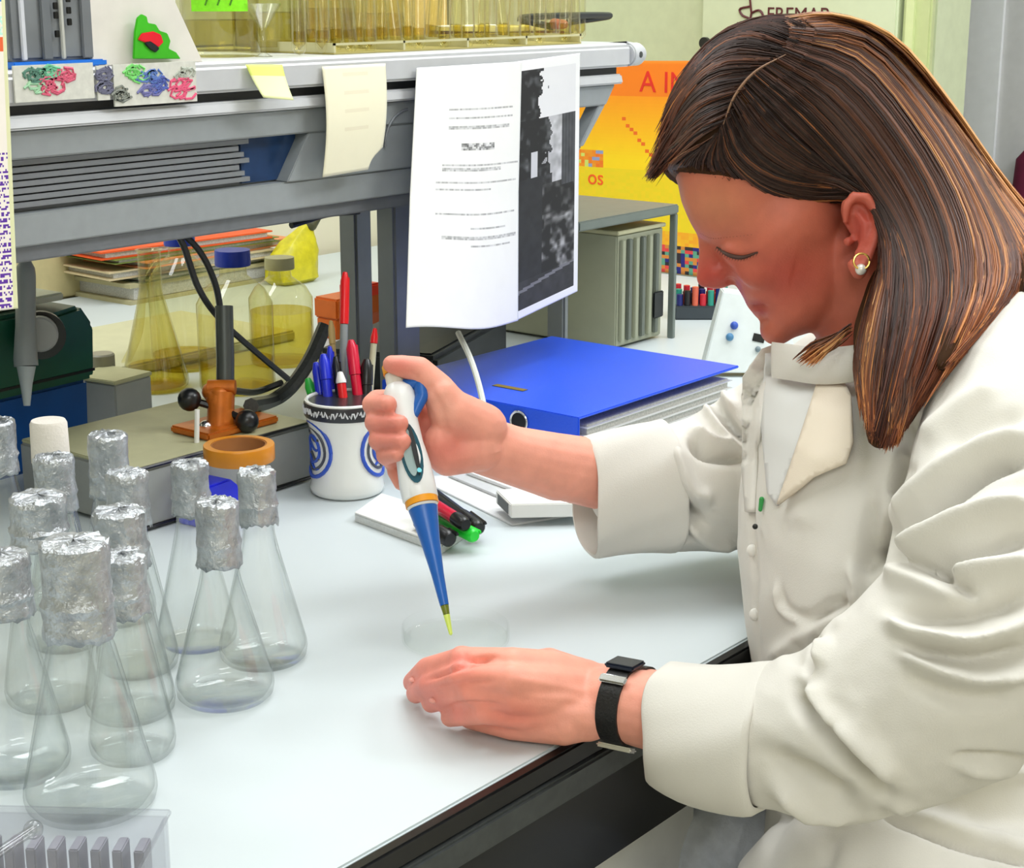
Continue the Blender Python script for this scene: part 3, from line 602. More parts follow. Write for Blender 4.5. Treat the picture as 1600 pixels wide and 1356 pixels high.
def bottle(px, py, R, H, label, liquid=None, capc=bcap):
    p = PB(px, py, 0); e = empty('reagent_bottle', (p.x, p.y, BZ + .0006), label, 'bottle')
    local('bottle_body', MB().lathe([(0, 0), (R * .95, 0), (R, .005), (R, H * .62), (R * .8, H * .72), (R * .36, H * .82), (R * .34, H * .88), (R * .38, H * .885)], 36), yg, e)
    local('cap', MB().lathe([(0, H * .89), (R * .46, H * .89), (R * .47, H * .9), (R * .46, H), (0, H)], 28), capc, e)
    if liquid: local('liquid', MB().lathe([(0, .004), (R * .95, .004), (R * .955, H * liquid), (0, H * liquid)], 32), yl, e)
    return e
bottle(372, 607, .050, .185, 'wide clear reagent bottle with blue cap and yellow liquid behind the stand', .22)
bottle(290, 572, .046, .192, 'clear reagent bottle with blue cap near the shelf underside', .10)
bottle(442, 566, .045, .150, 'yellowish reagent bottle standing behind the thick hose', .5, mat('pale_cap', 'b9b48a', .5))
p = PB(244, 606, 0); t = empty('conical_flask', (p.x, p.y, BZ + .0006), 'large conical flask with yellow liquid left of the stand', 'flask')
local('glass_body', MB().lathe(flask_prof(.044, .185, .015), 36), yg, t); local('liquid', MB().lathe([(0, .005), (.040, .005), (.034, .032), (0, .0325)], 30), yl, t)
q0 = PB(192, 576, .0075); tag(MB().tube(spline([q0, PY(216, 520, q0.y), PY(224, 450, q0.y), PY(244, 412, q0.y), PY(262, 404, q0.y)], 24), .006, 10).obj('glass_tube', yg), 'pale glass tube arching left of the yellow flask', 'tube')
def plain(name, label, cat, px, py, x0, x1, y0, y1, z0, z1, m, rot=0, bev=.002, lid=None, lname='lid'):
    p = PB(px, py, 0); e = empty(name, (p.x, p.y, BZ), label, cat); M = Matrix.Rotation(math.radians(rot), 4, 'Z')
    local('box_body', MB().box(x0, x1, y0, y1, z0, z1, M), m, e, bevel=bev)
    if lid: local(lname, MB().box(x0 - .001, x1 + .001, y0 - .001, y1 + .001, z1 + .0002, z1 + .006, M), lid, e, bevel=bev)
    return e
cream = mat('cream_carton', 'cfc391', .7, var=.08); 
plain('cream_box', 'cream coloured carton standing against the wall at the left', 'box', 120, 462, -.12, .06, 0, .12, 0, .12, cream, 0, lid=mat('cream_carton_lid', 'd8cd9e', .7))
plain('olive_box', 'olive grey storage box between the wall and the jar', 'box', 172, 452, 0, .07, 0, .1, 0, .13, mat('olive_grey', '8f8c70', .6), 0, lid=mat('olive_lid', '7d7a60', .6))
bt = mat('beige_tray', 'c9c8a6', .6, var=.05)
plain('beige_tray', 'wide beige tray on the bench beyond the flasks', 'tray', 200, 590, -.12, .32, 0, .26, 0, .016, bt, 0, .003)
# pile of folders at the back
pf = PB(345, 452, 0)
for i, (nm, c, z0, z1, dx, lab) in enumerate((('folder', 'b9b28a', 0, .035, 0, 'thick beige folder at the bottom of the pile by the wall'), ('folder', '55604a', .0352, .043, .02, 'thin dark green folder in the pile by the wall'), ('folder', 'd8c7a0', .0432, .058, -.03, 'cream folder in the middle of the pile by the wall'), ('folder', 'e8935f', .0582, .070, .03, 'salmon orange folder near the top of the pile'), ('folder', '73863a', .0702, .078, -.02, 'olive green folder above the salmon one'), ('folder', 'ee5a1e', .0782, .092, -.04, 'bright orange folder on top of the pile'))):
    e = empty(nm, (pf.x, pf.y, BZ + z0), lab, 'folder', 'pile of folders by the wall'); M = Matrix.Rotation(math.radians(dx * 120), 4, 'Z')
    local('cover', MB().box(-.20 + dx, .16 + dx, 0, .16, 0, (z1 - z0) * .2, M), mat('folder_' + c, c, .5), e); local('cover', MB().box(-.20 + dx, .16 + dx, 0, .16, (z1 - z0) * .8, z1 - z0 - .0002, M), MATS['folder_' + c], e)
    local('page_stack', MB().box(-.19 + dx, .15 + dx, .003, .155, (z1 - z0) * .22, (z1 - z0) * .78, M), mat('page_edges', ''), e)
# yellow pouch and red-orange things
p = PB(488, 446, 0); t = empty('yellow_pouch', (p.x, p.y, BZ), 'crumpled yellow plastic bag standing by the folders', 'bag')
mb = MB(); mb.rings([[Vector((dx + rx * (abs(math.cos(a)) ** .5 * math.copysign(1, math.cos(a))) * (1 + .1 * math.sin(5 * a + z * 90)), .05 + ry * (abs(math.sin(a)) ** .5 * math.copysign(1, math.sin(a))), z)) for a in np.linspace(0, 2 * math.pi, 28, endpoint=False)] for dx, rx, ry, z in ((0, .04, .02, 0), (0, .048, .03, .008), (0, .047, .03, .03), (.006, .044, .026, .055), (.018, .034, .018, .075), (.032, .02, .01, .09), (.045, .012, .008, .102))])
o = local('bag_body', mb, mat('yellow_bag', 'd8cf2a', .35, var=.2, scale=60, bump=.8, bscale=60), t); local('bag_knot', MB().limb([(.045, .045, .10), (.062, .04, .118)], [.012, .008]), mat('dark_knot', '4a4a30', .5), t)
p = PB(572, 522, 0); t = empty('orange_rack', (p.x, p.y, BZ), 'orange tube rack with red insert behind the pen mug', 'rack')
local('rack_frame', MB().box(-.062, .06, 0, .05, .03, .062), mat('orange_rack_plastic', 'd9661a', .4), t, bevel=.003); local('insert', MB().box(-.012, .035, -.001, .045, .055, .076), mat('red_insert', 'f03a1c', .4), t, bevel=.003)
for x in (-.055, .05): local('leg', MB().box(x - .006, x + .006, .004, .044, 0, .0298), mat('orange_rack_plastic', ''), t, bevel=.001)
for x in (-.04, -.025, .045): local('tube', MB().lathe([(0, .0), (.005, .004), (.005, .05), (0, .05)], 10, Matrix.Translation((x, -.008, 0))), mat('pale_red_tube', 'c98a78', .4), t)

# grey instrument with vents
c0 = PB(963, 545, 0); yv = 1.40; xa = PY(963, 450, yv).x; xb = PY(1034, 450, yv).x; zt = PY(963, 368, yv).z
gi = empty('vented_unit', (xa, yv, BZ), 'grey vented power unit with black socket behind the binder', 'instrument')
gcase = mat('case_grey', 'a3a690', .5, var=.04); gfin = mat('fin_grey', '6f756c', .5)
MB().box(xa, xb, yv, yv + .34, BZ + .004, zt).obj('case', gcase, gi, bevel=.002); MB().box(xa - .003, xb + .002, yv - .004, yv + .34, zt + .0002, zt + .006).obj('case_top', mat('case_top_cream', 'c9c6a2', .5), gi, bevel=.001)
for k in range(6):
    x = xa + .006 + k * (xb - xa - .014) / 6; MB().box(x, x + .009, yv - .006, yv + .0, BZ + .012, zt - .008).obj('fin', gfin if k % 2 else gcase, gi, bevel=.001)
MB().box(xb - .034, xb - .008, yv - .0095, yv - .0065, BZ + .035, BZ + .075).obj('socket', blk, gi, bevel=.002)
for x in (xa + .02, xb - .02): MB().box(x - .008, x + .008, yv + .02, yv + .04, BZ, BZ + .0042).obj('foot', blk, gi)
z1 = PY(963, 352, yv - .02).z
tb = empty('steel_stand', (xb, yv, BZ), 'grey metal table frame standing over the vented unit', 'stand')
stg = mat('stand_grey', '7d8680', .4, .3); 
MB().box(xa - .12, xb + .012, yv - .02, yv + .40, z1, z1 + .014).obj('stand_top', stg, tb, bevel=.002)
for x, y in ((xb + .007, yv - .014), (xb + .007, yv + .39), (xa - .06, yv + .39)): MB().box(x - .004, x + .004, y - .005, y + .005, BZ, z1 - .0002).obj('leg', stg, tb, bevel=.001)
# orange poster board
XP = 2.62
t = empty('poster_board', (XP, 1.7, BZ), 'orange and yellow poster board with red lettering leaning behind the stand', 'poster')
c4 = [PX(885, 95, XP), PX(1260, 95, XP), PX(1260, 488, XP), PX(885, 488, XP)]
c4 = [Vector((XP, v.y, max(v.z, BZ + .003))) for v in c4]
def pcol(u, v):
    n = rng.random()
    if v > .86 and u > .40: return ((.10, .10, .45), (.85, .25, .25), (.15, .12, .15), (.8, .5, .2), (.35, .6, .5))[int(n * 4.99)]
    if v > .80: return (.93, .62 + .1 * n, .10)
    if v > .52: return (.90 + .03 * n, .80, .08)
    if .44 < v < .52 and .0 < u < .16: return (.92, .42 + .3 * n, .10) if n < .6 else ((.55, .6, .75) if u > .10 else (.8, .85, .4))
    if abs((u - .26) - (v - .28) * .7) < .006 and .26 < v < .48: return (.90, .40, .08)
    if v < .17: return (.96, .50 , .06)
    return (.97, .60 + .22 * min(1, (v - .17) / .3), .04)
def c4f(u, v): return mixq(*c4, u, v)
o = sheet('printed_face', c4f, 60, 60, pcol, prt, .001, None); par(o, t)
MB().box(XP + .0012, XP + .006, min(v.y for v in c4), max(v.y for v in c4), BZ + .002, c4[0].z).obj('backing', mat('backing_card', 'c98a30', .7), t)
rd_ = mat('red_print', 'e02a18', .6)
a = PX(999, 143, XP - .001); bdir = PX(1100, 143, XP) - PX(999, 143, XP)
text('lettering', 'A INTE', (PX(1000, 108, XP) - PX(1000, 143, XP)).length * 1.35, rd_, frame(a, (0, -1, 0), (0, 0, 1)), t)
a = PX(918, 287, XP - .001); text('lettering', 'os', .040, mat('orange_red_print', 'f05a18', .6), frame(a, (0, -1, 0), (0, 0, 1)), t)
# rack of coloured tube caps
p = PB(1098, 500, 0); t = empty('cap_rack', (p.x, p.y, BZ), 'dark rack of small red blue and green capped tubes at the poster foot', 'rack')
M = Matrix.Rotation(AZ - math.pi / 2, 4, 'Z'); local('rack_frame', MB().box(-.045, .05, 0, .05, 0, .022, M), mat('rack_dark', '3a4248', .5), t, bevel=.002)
cc = [mat('cap_' + c, c, .35) for c in ('1d2470', 'd0283a', '222024', '2f9a86', 'e06a50')]
for i in range(7):
    for j in range(3):
        Mq = M @ Matrix.Translation((-.037 + i * .0125, .009 + j * .014, .0222)); local('tube_cap', MB().lathe([(0, 0), (.0052, 0), (.0052, .018 + .006 * ((i + j) % 3)), (0, .019 + .006 * ((i + j) % 3))], 10, Mq), cc[(i * 2 + j * 3 + (i * j) % 2) % 5], t)
# white dispenser with dots
p = PB(1142, 590, 0); t = empty('white_dispenser', (p.x, p.y, BZ), 'white leaning carton printed with blue dots and a black mark', 'carton')
M = Matrix.Rotation(AZ - math.pi / 2, 4, 'Z') @ Matrix.Rotation(math.radians(14), 4, 'Y'); dn = proj(p)[2]
def loc_(px, py): 
    v = P(px, py, dn) - Vector((p.x, p.y, BZ)); return v
fq = [loc_(1097, 583), loc_(1250, 583), loc_(1225, 470), loc_(1130, 455)]
for v in fq: v.z = max(v.z, .001)
local('carton_body', MB().prism(fq, FH * .035), mat('dispenser_white', 'e4ebe9', .5), t, bevel=.0015)
for x, y, r, m_ in ((1147, 508, .0055, mat('dot_blue', '3558b8', .4)), (1140, 526, .0055, mat('dot_teal', '4d86b0', .4)), (1184, 545, .004, mat('dot_grey', '7a8a90', .4))):
    local('printed_dot', MB().ball(loc_(x, y) - FH * .002, (r, r, r)), m_, t)
local('printed_mark', MB().prism([loc_(1178, 520) - FH * .001, loc_(1196, 524) - FH * .001, loc_(1193, 536) - FH * .001, loc_(1175, 532) - FH * .001], FH * .002), blk, t)

# ================================================================ BACK: REFRIGERATOR, DOOR STRIP
XF = 2.86
def fy(px): return PX(px, 100, XF).y
ya, yb = fy(1446), fy(1094); XB = PY(1512, 100, ya).x
rf = empty('metal_cabinet', (XF, (ya + yb) / 2, 0), 'tall pale green cabinet door bearing a maroon logo and lettering', 'cabinet')
# stands past the bench end
MB().box(XF + .032, XB, ya + .0, 2.36, 0.82, 2.3).obj('cabinet_body', mat('cabinet_body_green', 'cdd5b0', .45), rf, bevel=.004)
ym = fy(1398)
MB().box(XF, XF + .03, ym, yb, .84, 2.28).obj('door', mat('cabinet_pale_green', 'd3dcb9', .4, var=.03), rf, bevel=.004)
MB().box(XF + .012, XF + .03, ya, ym - .004, .84, 2.28).obj('side_panel', mat('cabinet_side_green', 'c3cc94', .4), rf, bevel=.004)
MB().box(XF + .004, XF + .012, ya + .03, ya + .045, .84, 2.28).obj('edge_strip', mat('cabinet_edge', 'd8e2a8', .4), rf)
mar = mat('maroon_print', '5a1f24', .5)
s = (PX(1300, 8, XF) - PX(1300, 32, XF)).length
text('lettering', 'FREMAP', s * 1.36, mar, frame(PX(1197, 33, XF - .001), (0, -1, 0), (0, 0, 1)), rf)
lg = MB(); X = XF - .0015
lg.tube(spline([PX(1172, 10, X), PX(1156, 14, X), PX(1160, 24, X), PX(1172, 30, X), PX(1164, 38, X), PX(1152, 36, X)], 18), .0022, 6)
lg.tube([PX(1171, -8, X), PX(1174, 20, X), PX(1172, 32, X)], .0022, 6); lg.tube(spline([PX(1174, 20, X), PX(1186, 16, X), PX(1192, 25, X), PX(1184, 34, X), PX(1173, 32, X)], 14), .0022, 6)
lg.obj('logo', mar, rf)
MB().lathe([(0, 0), (.011, 0), (.011, .008), (0, .009)], 20, Matrix.Translation(PX(1103, 67, XF - .0)) @ Matrix.Rotation(-math.pi / 2, 4, 'Y')).obj('lock_knob', blk, rf)
MB().box(XF - .0, XB, ya, 2.36, 0.0, .81).obj('cabinet_base', mat('cabinet_body_green', ''), rf, bevel=.004)
# white cable duct and grey door beyond
XW = 3.4
sd = MB().box(XW, XW + .02, PX(1562, 100, XW).y, PX(1500, 100, XW).y, 0, CEIL); o = sd.obj('trim_1', mat('white_duct', 'f0f2f5', .6, var=.04)); struct(o)
dr = struct(MB().box(XW + .01, XW + .05, -.6, PX(1562, 100, XW).y, 0, 2.2).obj('door_1', mat('door_grey', 'cfcfcf', .5, var=.05)))
struct(MB().box(XW + .021, XW + .12, -.6 - .5, PX(1480, 100, XW).y, 2.2, CEIL).obj('wall_partition', mat('grey_white_wall', '')))
p0 = PX(1592, 225, XW - .03); t = empty('maroon_coat', (XW, p0.y, 0), 'dark maroon garment hanging on the grey door at the right edge', 'garment')
mb = MB(); secs = []
for k in range(12):
    z = p0.z + .02 - k * .05; secs.append([Vector((XW - .03 + .02 * math.sin(a) + .006 * math.sin(3 * a + k * .3), p0.y - .10 + (.10 + .004 * k) * math.cos(a) * (0.6 if k == 0 else 1), z)) for a in np.linspace(0, 2 * math.pi, 24, endpoint=False)])
mb.rings(secs).obj('cloth_body', mat('maroon_cloth', '6b1638', .8, var=.2), t); MB().tube([(XW + .008, p0.y - .1, p0.z + .06), (XW - .02, p0.y - .1, p0.z + .05), (XW - .03, p0.y - .1, p0.z + .02)], .004, 8).obj('hook', steel, t)

# ================================================================ ON THE SHELF TOP (z 1.198)
S = 1.1984
def PS(px, py, h=0): return PZ(px, py, S + h)
def PYs(px, Y): v = PY(px, 80, Y); return Vector((v.x, Y, S))
p = PYs(20, 1.275); x2 = PY(150, 80, 1.275).x
t = empty('grey_rack_unit', (p.x, 1.275, S), 'grey instrument with blue base strip on the left of the shelf', 'instrument')
MB().box(p.x, x2, 1.278, 1.50, S + .006, S + .16).obj('casing', mat('unit_grey', '8b9095', .4, .3, var=.15, scale=30), t, bevel=.003); MB().box(p.x - .002, x2 + .01, 1.272, 1.50, S, S + .0058).obj('blue_base', mat('base_blue', '1f7ae0', .4), t, bevel=.001)
for xx, wd, c in ((.010, .005, 'd5d8e0'), (.052, .004, 'c5c6bf'), (.075, .012, '777b80'), (.032, .010, '6f7479')): MB().box(p.x + xx, p.x + xx + wd, 1.2745, 1.2778, S + .007, S + .158).obj('front_rib', mat('rib_' + c, c, .4), t, bevel=.0008)
for k, (xx, z) in enumerate(((.044, .050), (.044, .042), (.044, .026), (.058, .056), (.058, .046), (.058, .036))): MB().box(p.x + xx, p.x + xx + .005, 1.2725, 1.2743, S + z, S + z + .006).obj('port', blk, t, bevel=.0005)
# white folded card with butterfly-like sticker
cx0 = PY(158, 80, 1.262).x; cxm = PY(205, 80, 1.262).x; cx1 = PY(312, 80, 1.262).x; cxt = PY(270, 0, 1.262).x
t = empty('white_card', (cx0, 1.265, S), 'white folded card with a green leafy sticker and red centre', 'card')
MB().prism([(cx0, 1.275, S), (cxm, 1.258, S), (cx1, 1.258, S), (cxt, 1.258, S + .055), (cxt, 1.258, S + .13), (cxm, 1.258, S + .13), (cx0, 1.275, S + .13)], (0, .004, 0)).obj('card_body', mat('card_white', 'ece8e0', .6), t, bevel=.0005)
MB().box(cx0 + .008, cxm - .004, 1.2795, 1.33, S, S + .13).obj('card_spine', mat('card_cream', 'ded3b4', .6), t, bevel=.001)
def blob(name, pts, y, th, m, par_): 
    v = [PY(a_, b_, y) for a_, b_ in pts]; return MB().prism(v, (0, th, 0)).obj(name, m, par_, bevel=.0006)
blob('green_sticker', [(209, 92), (211, 50), (215, 28), (222, 22), (230, 26), (232, 36), (244, 38), (250, 48), (262, 52), (267, 64), (264, 76), (276, 82), (283, 92)], 1.2545, .0025, mat('sticker_green', '3fbf1a', .4, var=.15), t)
blob('red_centre', [(216, 62), (222, 52), (240, 49), (252, 54), (256, 66), (248, 74), (236, 66), (226, 66)], 1.2528, .0015, mat('sticker_red', 'e81028', .4), t)
blob('dark_centre', [(226, 68), (234, 63), (244, 70), (250, 76), (244, 82), (236, 78)], 1.2524, .0017, mat('sticker_dark', '141a20', .4), t)
# vessels
olive = glass('olive_glass', (.93, .93, .80), (.66, .66, .48), .9); oliq = glass('olive_liquid', (.92, .86, .52), (.80, .72, .34), .5)
def vessel(px, Y, R, H, label, lab=None, liq=.5, name='glass_jar', nm='jar'):
    p = PYs(px, Y); e = empty(name, (p.x, Y, S), label, nm)
    local('jar_body', MB().lathe([(0, 0), (R * .95, 0), (R, .004), (R, H), (R * .96, H), (R * .955, .006), (0, .005)], 36), olive, e)
    local('liquid', MB().lathe([(0, .0055), (R * .94, .0055), (R * .94, H * liq), (0, H * liq)], 32), oliq, e)
    if lab:
        tc_ = math.atan2(-Y, -p.x); a0 = [tc_ + x for x in np.linspace(-.75, .75, 10)]
        mb = MB(); z0, z1 = lab; vs = [(math.cos(a) * (R + q), math.sin(a) * (R + q), z) for q in (.0003, .0011) for z in (z0, z1) for a in a0]
        n = 10; fs = []
        for k in range(n - 1): fs += [(k, k + 1, n + k + 1, n + k), (2 * n + k, 3 * n + k, 3 * n + k + 1, 2 * n + k + 1), (k, 2 * n + k, 2 * n + k + 1, k + 1), (n + k, n + k + 1, 3 * n + k + 1, 3 * n + k)]
        fs += [(0, n, 3 * n, 2 * n), (n - 1, 3 * n - 1, 4 * n - 1, 2 * n - 1)]
        local('label_sticker', mb.add(vs, fs), mat('neon_green', '8cf01a', .5, var=.1, scale=200), e)
        for k in range(3): a = tc_ - .35 + k * .3; local('label_mark', MB().tube([((R + .0016) * math.cos(a), (R + .0016) * math.sin(a), z0 + .006), ((R + .0016) * math.cos(a + .12), (R + .0016) * math.sin(a + .12), z0 + .018)], .0009, 5), mat('label_ink', '4a8a18', .6), e)
    return e
vessel(346, 1.35, .040, .12, 'wide glass jar with neon green label right of the white card', (.045, .075), .30)
vessel(425, 1.40, .042, .13, 'second glass jar with neon green label on the shelf', (.058, .085), .32)
vessel(505, 1.44, .040, .13, 'glass beaker of amber liquid left of the inverted tubes', None, .34, 'glass_beaker', 'beaker')
vessel(585, 1.50, .040, .12, 'glass beaker of amber liquid behind the first glass tubes', None, .30, 'glass_beaker', 'beaker')
# goblet-like funnel in front
p = PYs(412, 1.30); t = empty('glass_funnel', (p.x, 1.30, S), 'small clear glass funnel standing before the labelled jars', 'funnel')
local('stem', MB().lathe([(0, 0), (.009, 0), (.0025, .004), (.0025, .026), (.004, .028)], 18), GL, t); local('cone', MB().lathe([(.004, .0282), (.018, .050), (.019, .052), (.018, .0525), (.003, .029)], 24), GL, t)
# tall glass tubes standing in rows
tg = glass('tube_glass', (.985, .98, .92), (.62, .60, .42), 1.0, .05, 1.0)
gm2 = MB(); gm2.lathe([(0, 0), (.0045, .0015), (.0075, .006), (.008, .012), (.0078, .15), (.0095, .155), (.0088, .156), (.0070, .15), (.0070, .012), (.004, .005), (0, .004)], 16)
first = None; k = 0; ORD = 'first second third fourth fifth sixth seventh eighth ninth tenth eleventh twelfth'.split()
for row, (Y, n, a_, b_) in enumerate(((1.30, 12, 470, 880), (1.345, 12, 488, 900), (1.39, 11, 520, 905))):
    for i in range(n):
        p = PYs(a_ + (b_ - a_) * i / (n - 1) + rng.uniform(-5, 5), Y)
        if first is None:
            first = empty('test_tube', p, 'tall clear test tube with amber liquid, one of many rows on the shelf top', 'test tube', 'test tubes standing on the shelf top'); local('tube_body', gm2, tg, first); o = first
            local('liquid', MB().lathe([(0, .0045), (.0066, .012), (.0066, .024), (0, .024)], 12), oliq, first)
        else: o = dup(first, p, 0)
        o['label'] = 'clear test tube, %s from the left in the %s row on the shelf top' % (ORD[i], ('front', 'middle', 'back')[row])
        o.rotation_euler = (rng.uniform(-.05, .05), rng.uniform(-.12, .12), rng.uniform(0, 6)); k += 1
trm = mat('tube_rack_olive', 'a89d5c', .5)
xa_, xb_ = PYs(462, 1.34).x, PYs(908, 1.283).x
t = empty('tube_rack', (xa_, 1.345, S), 'long low olive rack holding the test tubes on the shelf', 'rack')
MB().box(xa_, xb_, 1.283, 1.41, S - .0001, S + .0015).obj('rack_base', trm, t)
for y in (1.283, 1.4085):
    MB().box(xa_, xb_, y, y + .0015, S + .009, S + .0115).obj('rack_rail', mat('rack_rail', 'c4bf94', .4), t)
for x in np.linspace(xa_, xb_ - .003, 5): MB().box(x, x + .003, 1.283, 1.41, S + .0016, S + .0115).obj('rack_divider', mat('rack_rail', ''), t)
for nm, a_, b_, h_, c_ in (('olive_carton', 252, 470, .10, 'b4b28c'), ('amber_carton', 474, 700, .09, 'c9ab5e'), ('grey_carton', 704, 900, .11, 'aeaa80')):
    q0 = PY(a_, 50, 1.56).x; q1 = PY(b_, 50, 1.56).x; e = empty(nm, (q0, 1.56, S), dict(olive_carton='olive cardboard carton behind the jars with neon labels', amber_carton='amber brown carton behind the amber beakers', grey_carton='grey olive carton behind the right half of the tubes')[nm], 'carton')
    local('carton_body', MB().box(0, q1 - q0, 0, .09, 0, h_), mat(nm + '_card', c_, .7, var=.15, scale=14), e, bevel=.002); local('carton_lid', MB().box(-.002, q1 - q0 + .002, -.002, .092, h_ + .0002, h_ + .02), mat(nm + '_lid', c_, .6), e, bevel=.002)
# papers and black cable at shelf end
t = empty('paper_stack', PYs(930, 1.42), 'thin stack of papers and a dark folder at the shelf end', 'papers')
xs = PYs(880, 1.42).x; xe = SE - .03
MB().box(xs, xe, 1.42, 1.58, S + .0, S + .005).obj('dark_folder', dark, t, bevel=.001); MB().box(xs + .01, xe - .01, 1.425, 1.57, S + .0055, S + .010).obj('paper_sheet', mat('maroon_folder', '6a2a24', .6), t, bevel=.001); MB().box(xs, xe - .02, 1.43, 1.57, S + .0105, S + .017).obj('paper_sheet', white, t, bevel=.001)
cable('black_cable', 'black cable with brown end curling on the shelf end', [Vector((xs - .03, 1.39, S + .022)), Vector((xs + .05, 1.38, S + .030)), Vector((xe - .06, 1.37, S + .030)), Vector((xe - .01, 1.36, S + .018))], .0045)
tag(MB().limb([Vector((xe - .012, 1.355, S + .022)), Vector((xe + .004, 1.352, S + .021))], [.007, .006], 12).obj('brown_stopper', mat('brown_rubber', 'a5603a', .5)), 'small brown rubber stopper at the very end of the shelf', 'stopper')
# ================================================================ PERSON
D0 = 1.345                                            # middle plane of the head
per = empty('person', P(1450, 1500, 1.33), 'woman with long brown hair in a white lab coat pipetting at the bench', 'person'); per.location.z = 0
def voxel(mb, size, smooth=4, fac=.5):
    me = bpy.data.meshes.new('tmp'); me.from_pydata(mb.v, [], mb.f)
    bm = bmesh.new(); bm.from_mesh(me); bmesh.ops.recalc_face_normals(bm, faces=bm.faces); bm.to_mesh(me); bm.free()
    o = bpy.data.objects.new('tmp', me); COL.objects.link(o)
    r = o.modifiers.new('r', 'REMESH'); r.mode = 'VOXEL'; r.voxel_size = size
    s = o.modifiers.new('s', 'SMOOTH'); s.factor = fac; s.iterations = smooth
    dg = bpy.context.evaluated_depsgraph_get(); dg.update()
    out = bpy.data.meshes.new_from_object(o.evaluated_get(dg)); bpy.data.objects.remove(o); bpy.data.meshes.remove(me); return out
def cos(me): a = np.empty(len(me.vertices) * 3); me.vertices.foreach_get('co', a); return a.reshape(-1, 3)
def nrm(me): a = np.empty(len(me.vertices) * 3); me.vertices.foreach_get('normal', a); return a.reshape(-1, 3)
def seg_dist(px, pts):
    best = np.full(len(px), 1e9); tt = np.zeros(len(px)); pts = np.array(spline(pts, max(12, len(pts) * 5))) if len(pts) > 2 else np.array(pts, float)
    n = len(pts) - 1
    for i in range(n):
        a, b = pts[i], pts[i + 1]; ab = b - a; t = np.clip(((px - a) @ ab) / max(ab @ ab, 1e-9), 0, 1)
        d = np.linalg.norm(px - (a + t[:, None] * ab), axis=1); m = d < best; best[m] = d[m]; tt[m] = (i + t[m]) / n
    return best, tt
def sculpt(me, lines, gain=1.0, extra=None):
    """push camera-side surface in or out along fold lines (metres of real relief)"""
    co = cos(me); no = nrm(me); pr = projn(co); view = co - nCAM; view /= np.linalg.norm(view, axis=1)[:, None]
    f = np.clip(-(no * view).sum(1) * 2.2 + .15, 0, 1); disp = np.zeros(len(co)); px = pr[:, :2]
    for ln in lines:
        pts, wd, amp = ln[:3]; dr = ln[3] if len(ln) > 3 else None
        d, t = seg_dist(px, [np.array(p, float) for p in pts]); taper = np.clip(np.minimum(t, 1 - t) * 5 + .25, 0, 1)
        if len(ln) > 4: taper = np.ones_like(t)
        g = amp * gain * np.exp(-(d / wd) ** 2) * taper
        if dr: g = g * ((pr[:, 2] > dr[0]) & (pr[:, 2] < dr[1]))
        disp += g
    if extra is not None: disp += extra(co, no, px, pr[:, 2])
    co = co + no * (disp * f)[:, None]; me.vertices.foreach_set('co', co.ravel()); me.update()
def relax(me, it, w_):
    co = cos(me); ed = np.empty(len(me.edges) * 2, dtype=np.int64); me.edges.foreach_get('vertices', ed); ed = ed.reshape(-1, 2); n = len(co)
    deg = np.maximum(np.bincount(ed.ravel(), minlength=n), 1)[:, None]; w_ = w_ if np.isscalar(w_) else w_[:, None]
    for _ in range(it):
        acc = np.stack([np.bincount(ed[:, 0], co[ed[:, 1], k], n) + np.bincount(ed[:, 1], co[ed[:, 0], k], n) for k in range(3)], 1)
        co = co + (acc / deg - co) * w_
    me.vertices.foreach_set('co', co.ravel()); me.update()
def colour(me, fn):
    co = cos(me); pr = projn(co); c = fn(co, pr); at = me.color_attributes.new('tint', 'FLOAT_COLOR', 'POINT')
    at.data.foreach_set('color', np.concatenate([c, np.ones((len(c), 1))], 1).astype(np.float32).ravel())
def L3(h): return np.array(lin(h)[:3])

# ---- skull and face, sections across the face axis
AX = np.array([.587, .81]); OT = np.array([-.81, .587])
def HP(along, out, dd, ref=(1092, 369)):
    p = np.array(ref) + AX * along + OT * out; return P(p[0], p[1], D0 + dd)
body = MB()
R3 = Matrix(((0, 0, 0), (0, 0, 0), (0, 0, 0)))
ho = (RT * OT[0] - UPC * OT[1]); ha = (RT * AX[0] - UPC * AX[1]); hd = FW
HR = Matrix(((ho.x, ha.x, hd.x), (ho.y, ha.y, hd.y), (ho.z, ha.z, hd.z)))
CC = P(1217, 207, D0)
body.ball(CC, (.090, .078, .073), 40, 28, R=HR)
secs = []
ST = [(-150, -75, -330, .050), (-100, -28, -320, .063), (-60, -9, -300, .067), (-25, -1, -285, .068), (0, 1, -270, .067), (20, -5, -262, .065), (45, -4, -255, .066), (70, -4, -245, .066), (95, -2, -230, .062), (113, 0, -222, .057),
      (126, 1, -214, .053), (140, -8, -208, .050), (150, -9, -204, .048), (165, -8, -200, .046), (180, -4, -195, .043), (193, -2, -188, .040), (204, -9, -182, .036), (214, -24, -172, .030), (222, -46, -158, .022), (227, -70, -140, .012)]
for s, fo, bo, wd in ST:
    c = (fo + bo) / 2; r = (fo - bo) / 2; sec = []
    for k in range(36):
        a = 2 * math.pi * k / 36; ca, sa = math.cos(a), math.sin(a)
        x = math.copysign(abs(ca) ** .92, ca); y = math.copysign(abs(sa) ** .80, sa)
        taper = 1 - .10 * max(0, ca) * (s > 90) - .10 * max(0, ca)
        sec.append(HP(s, c + r * x, wd * y * taper))
    secs.append(sec)
body.rings(secs)
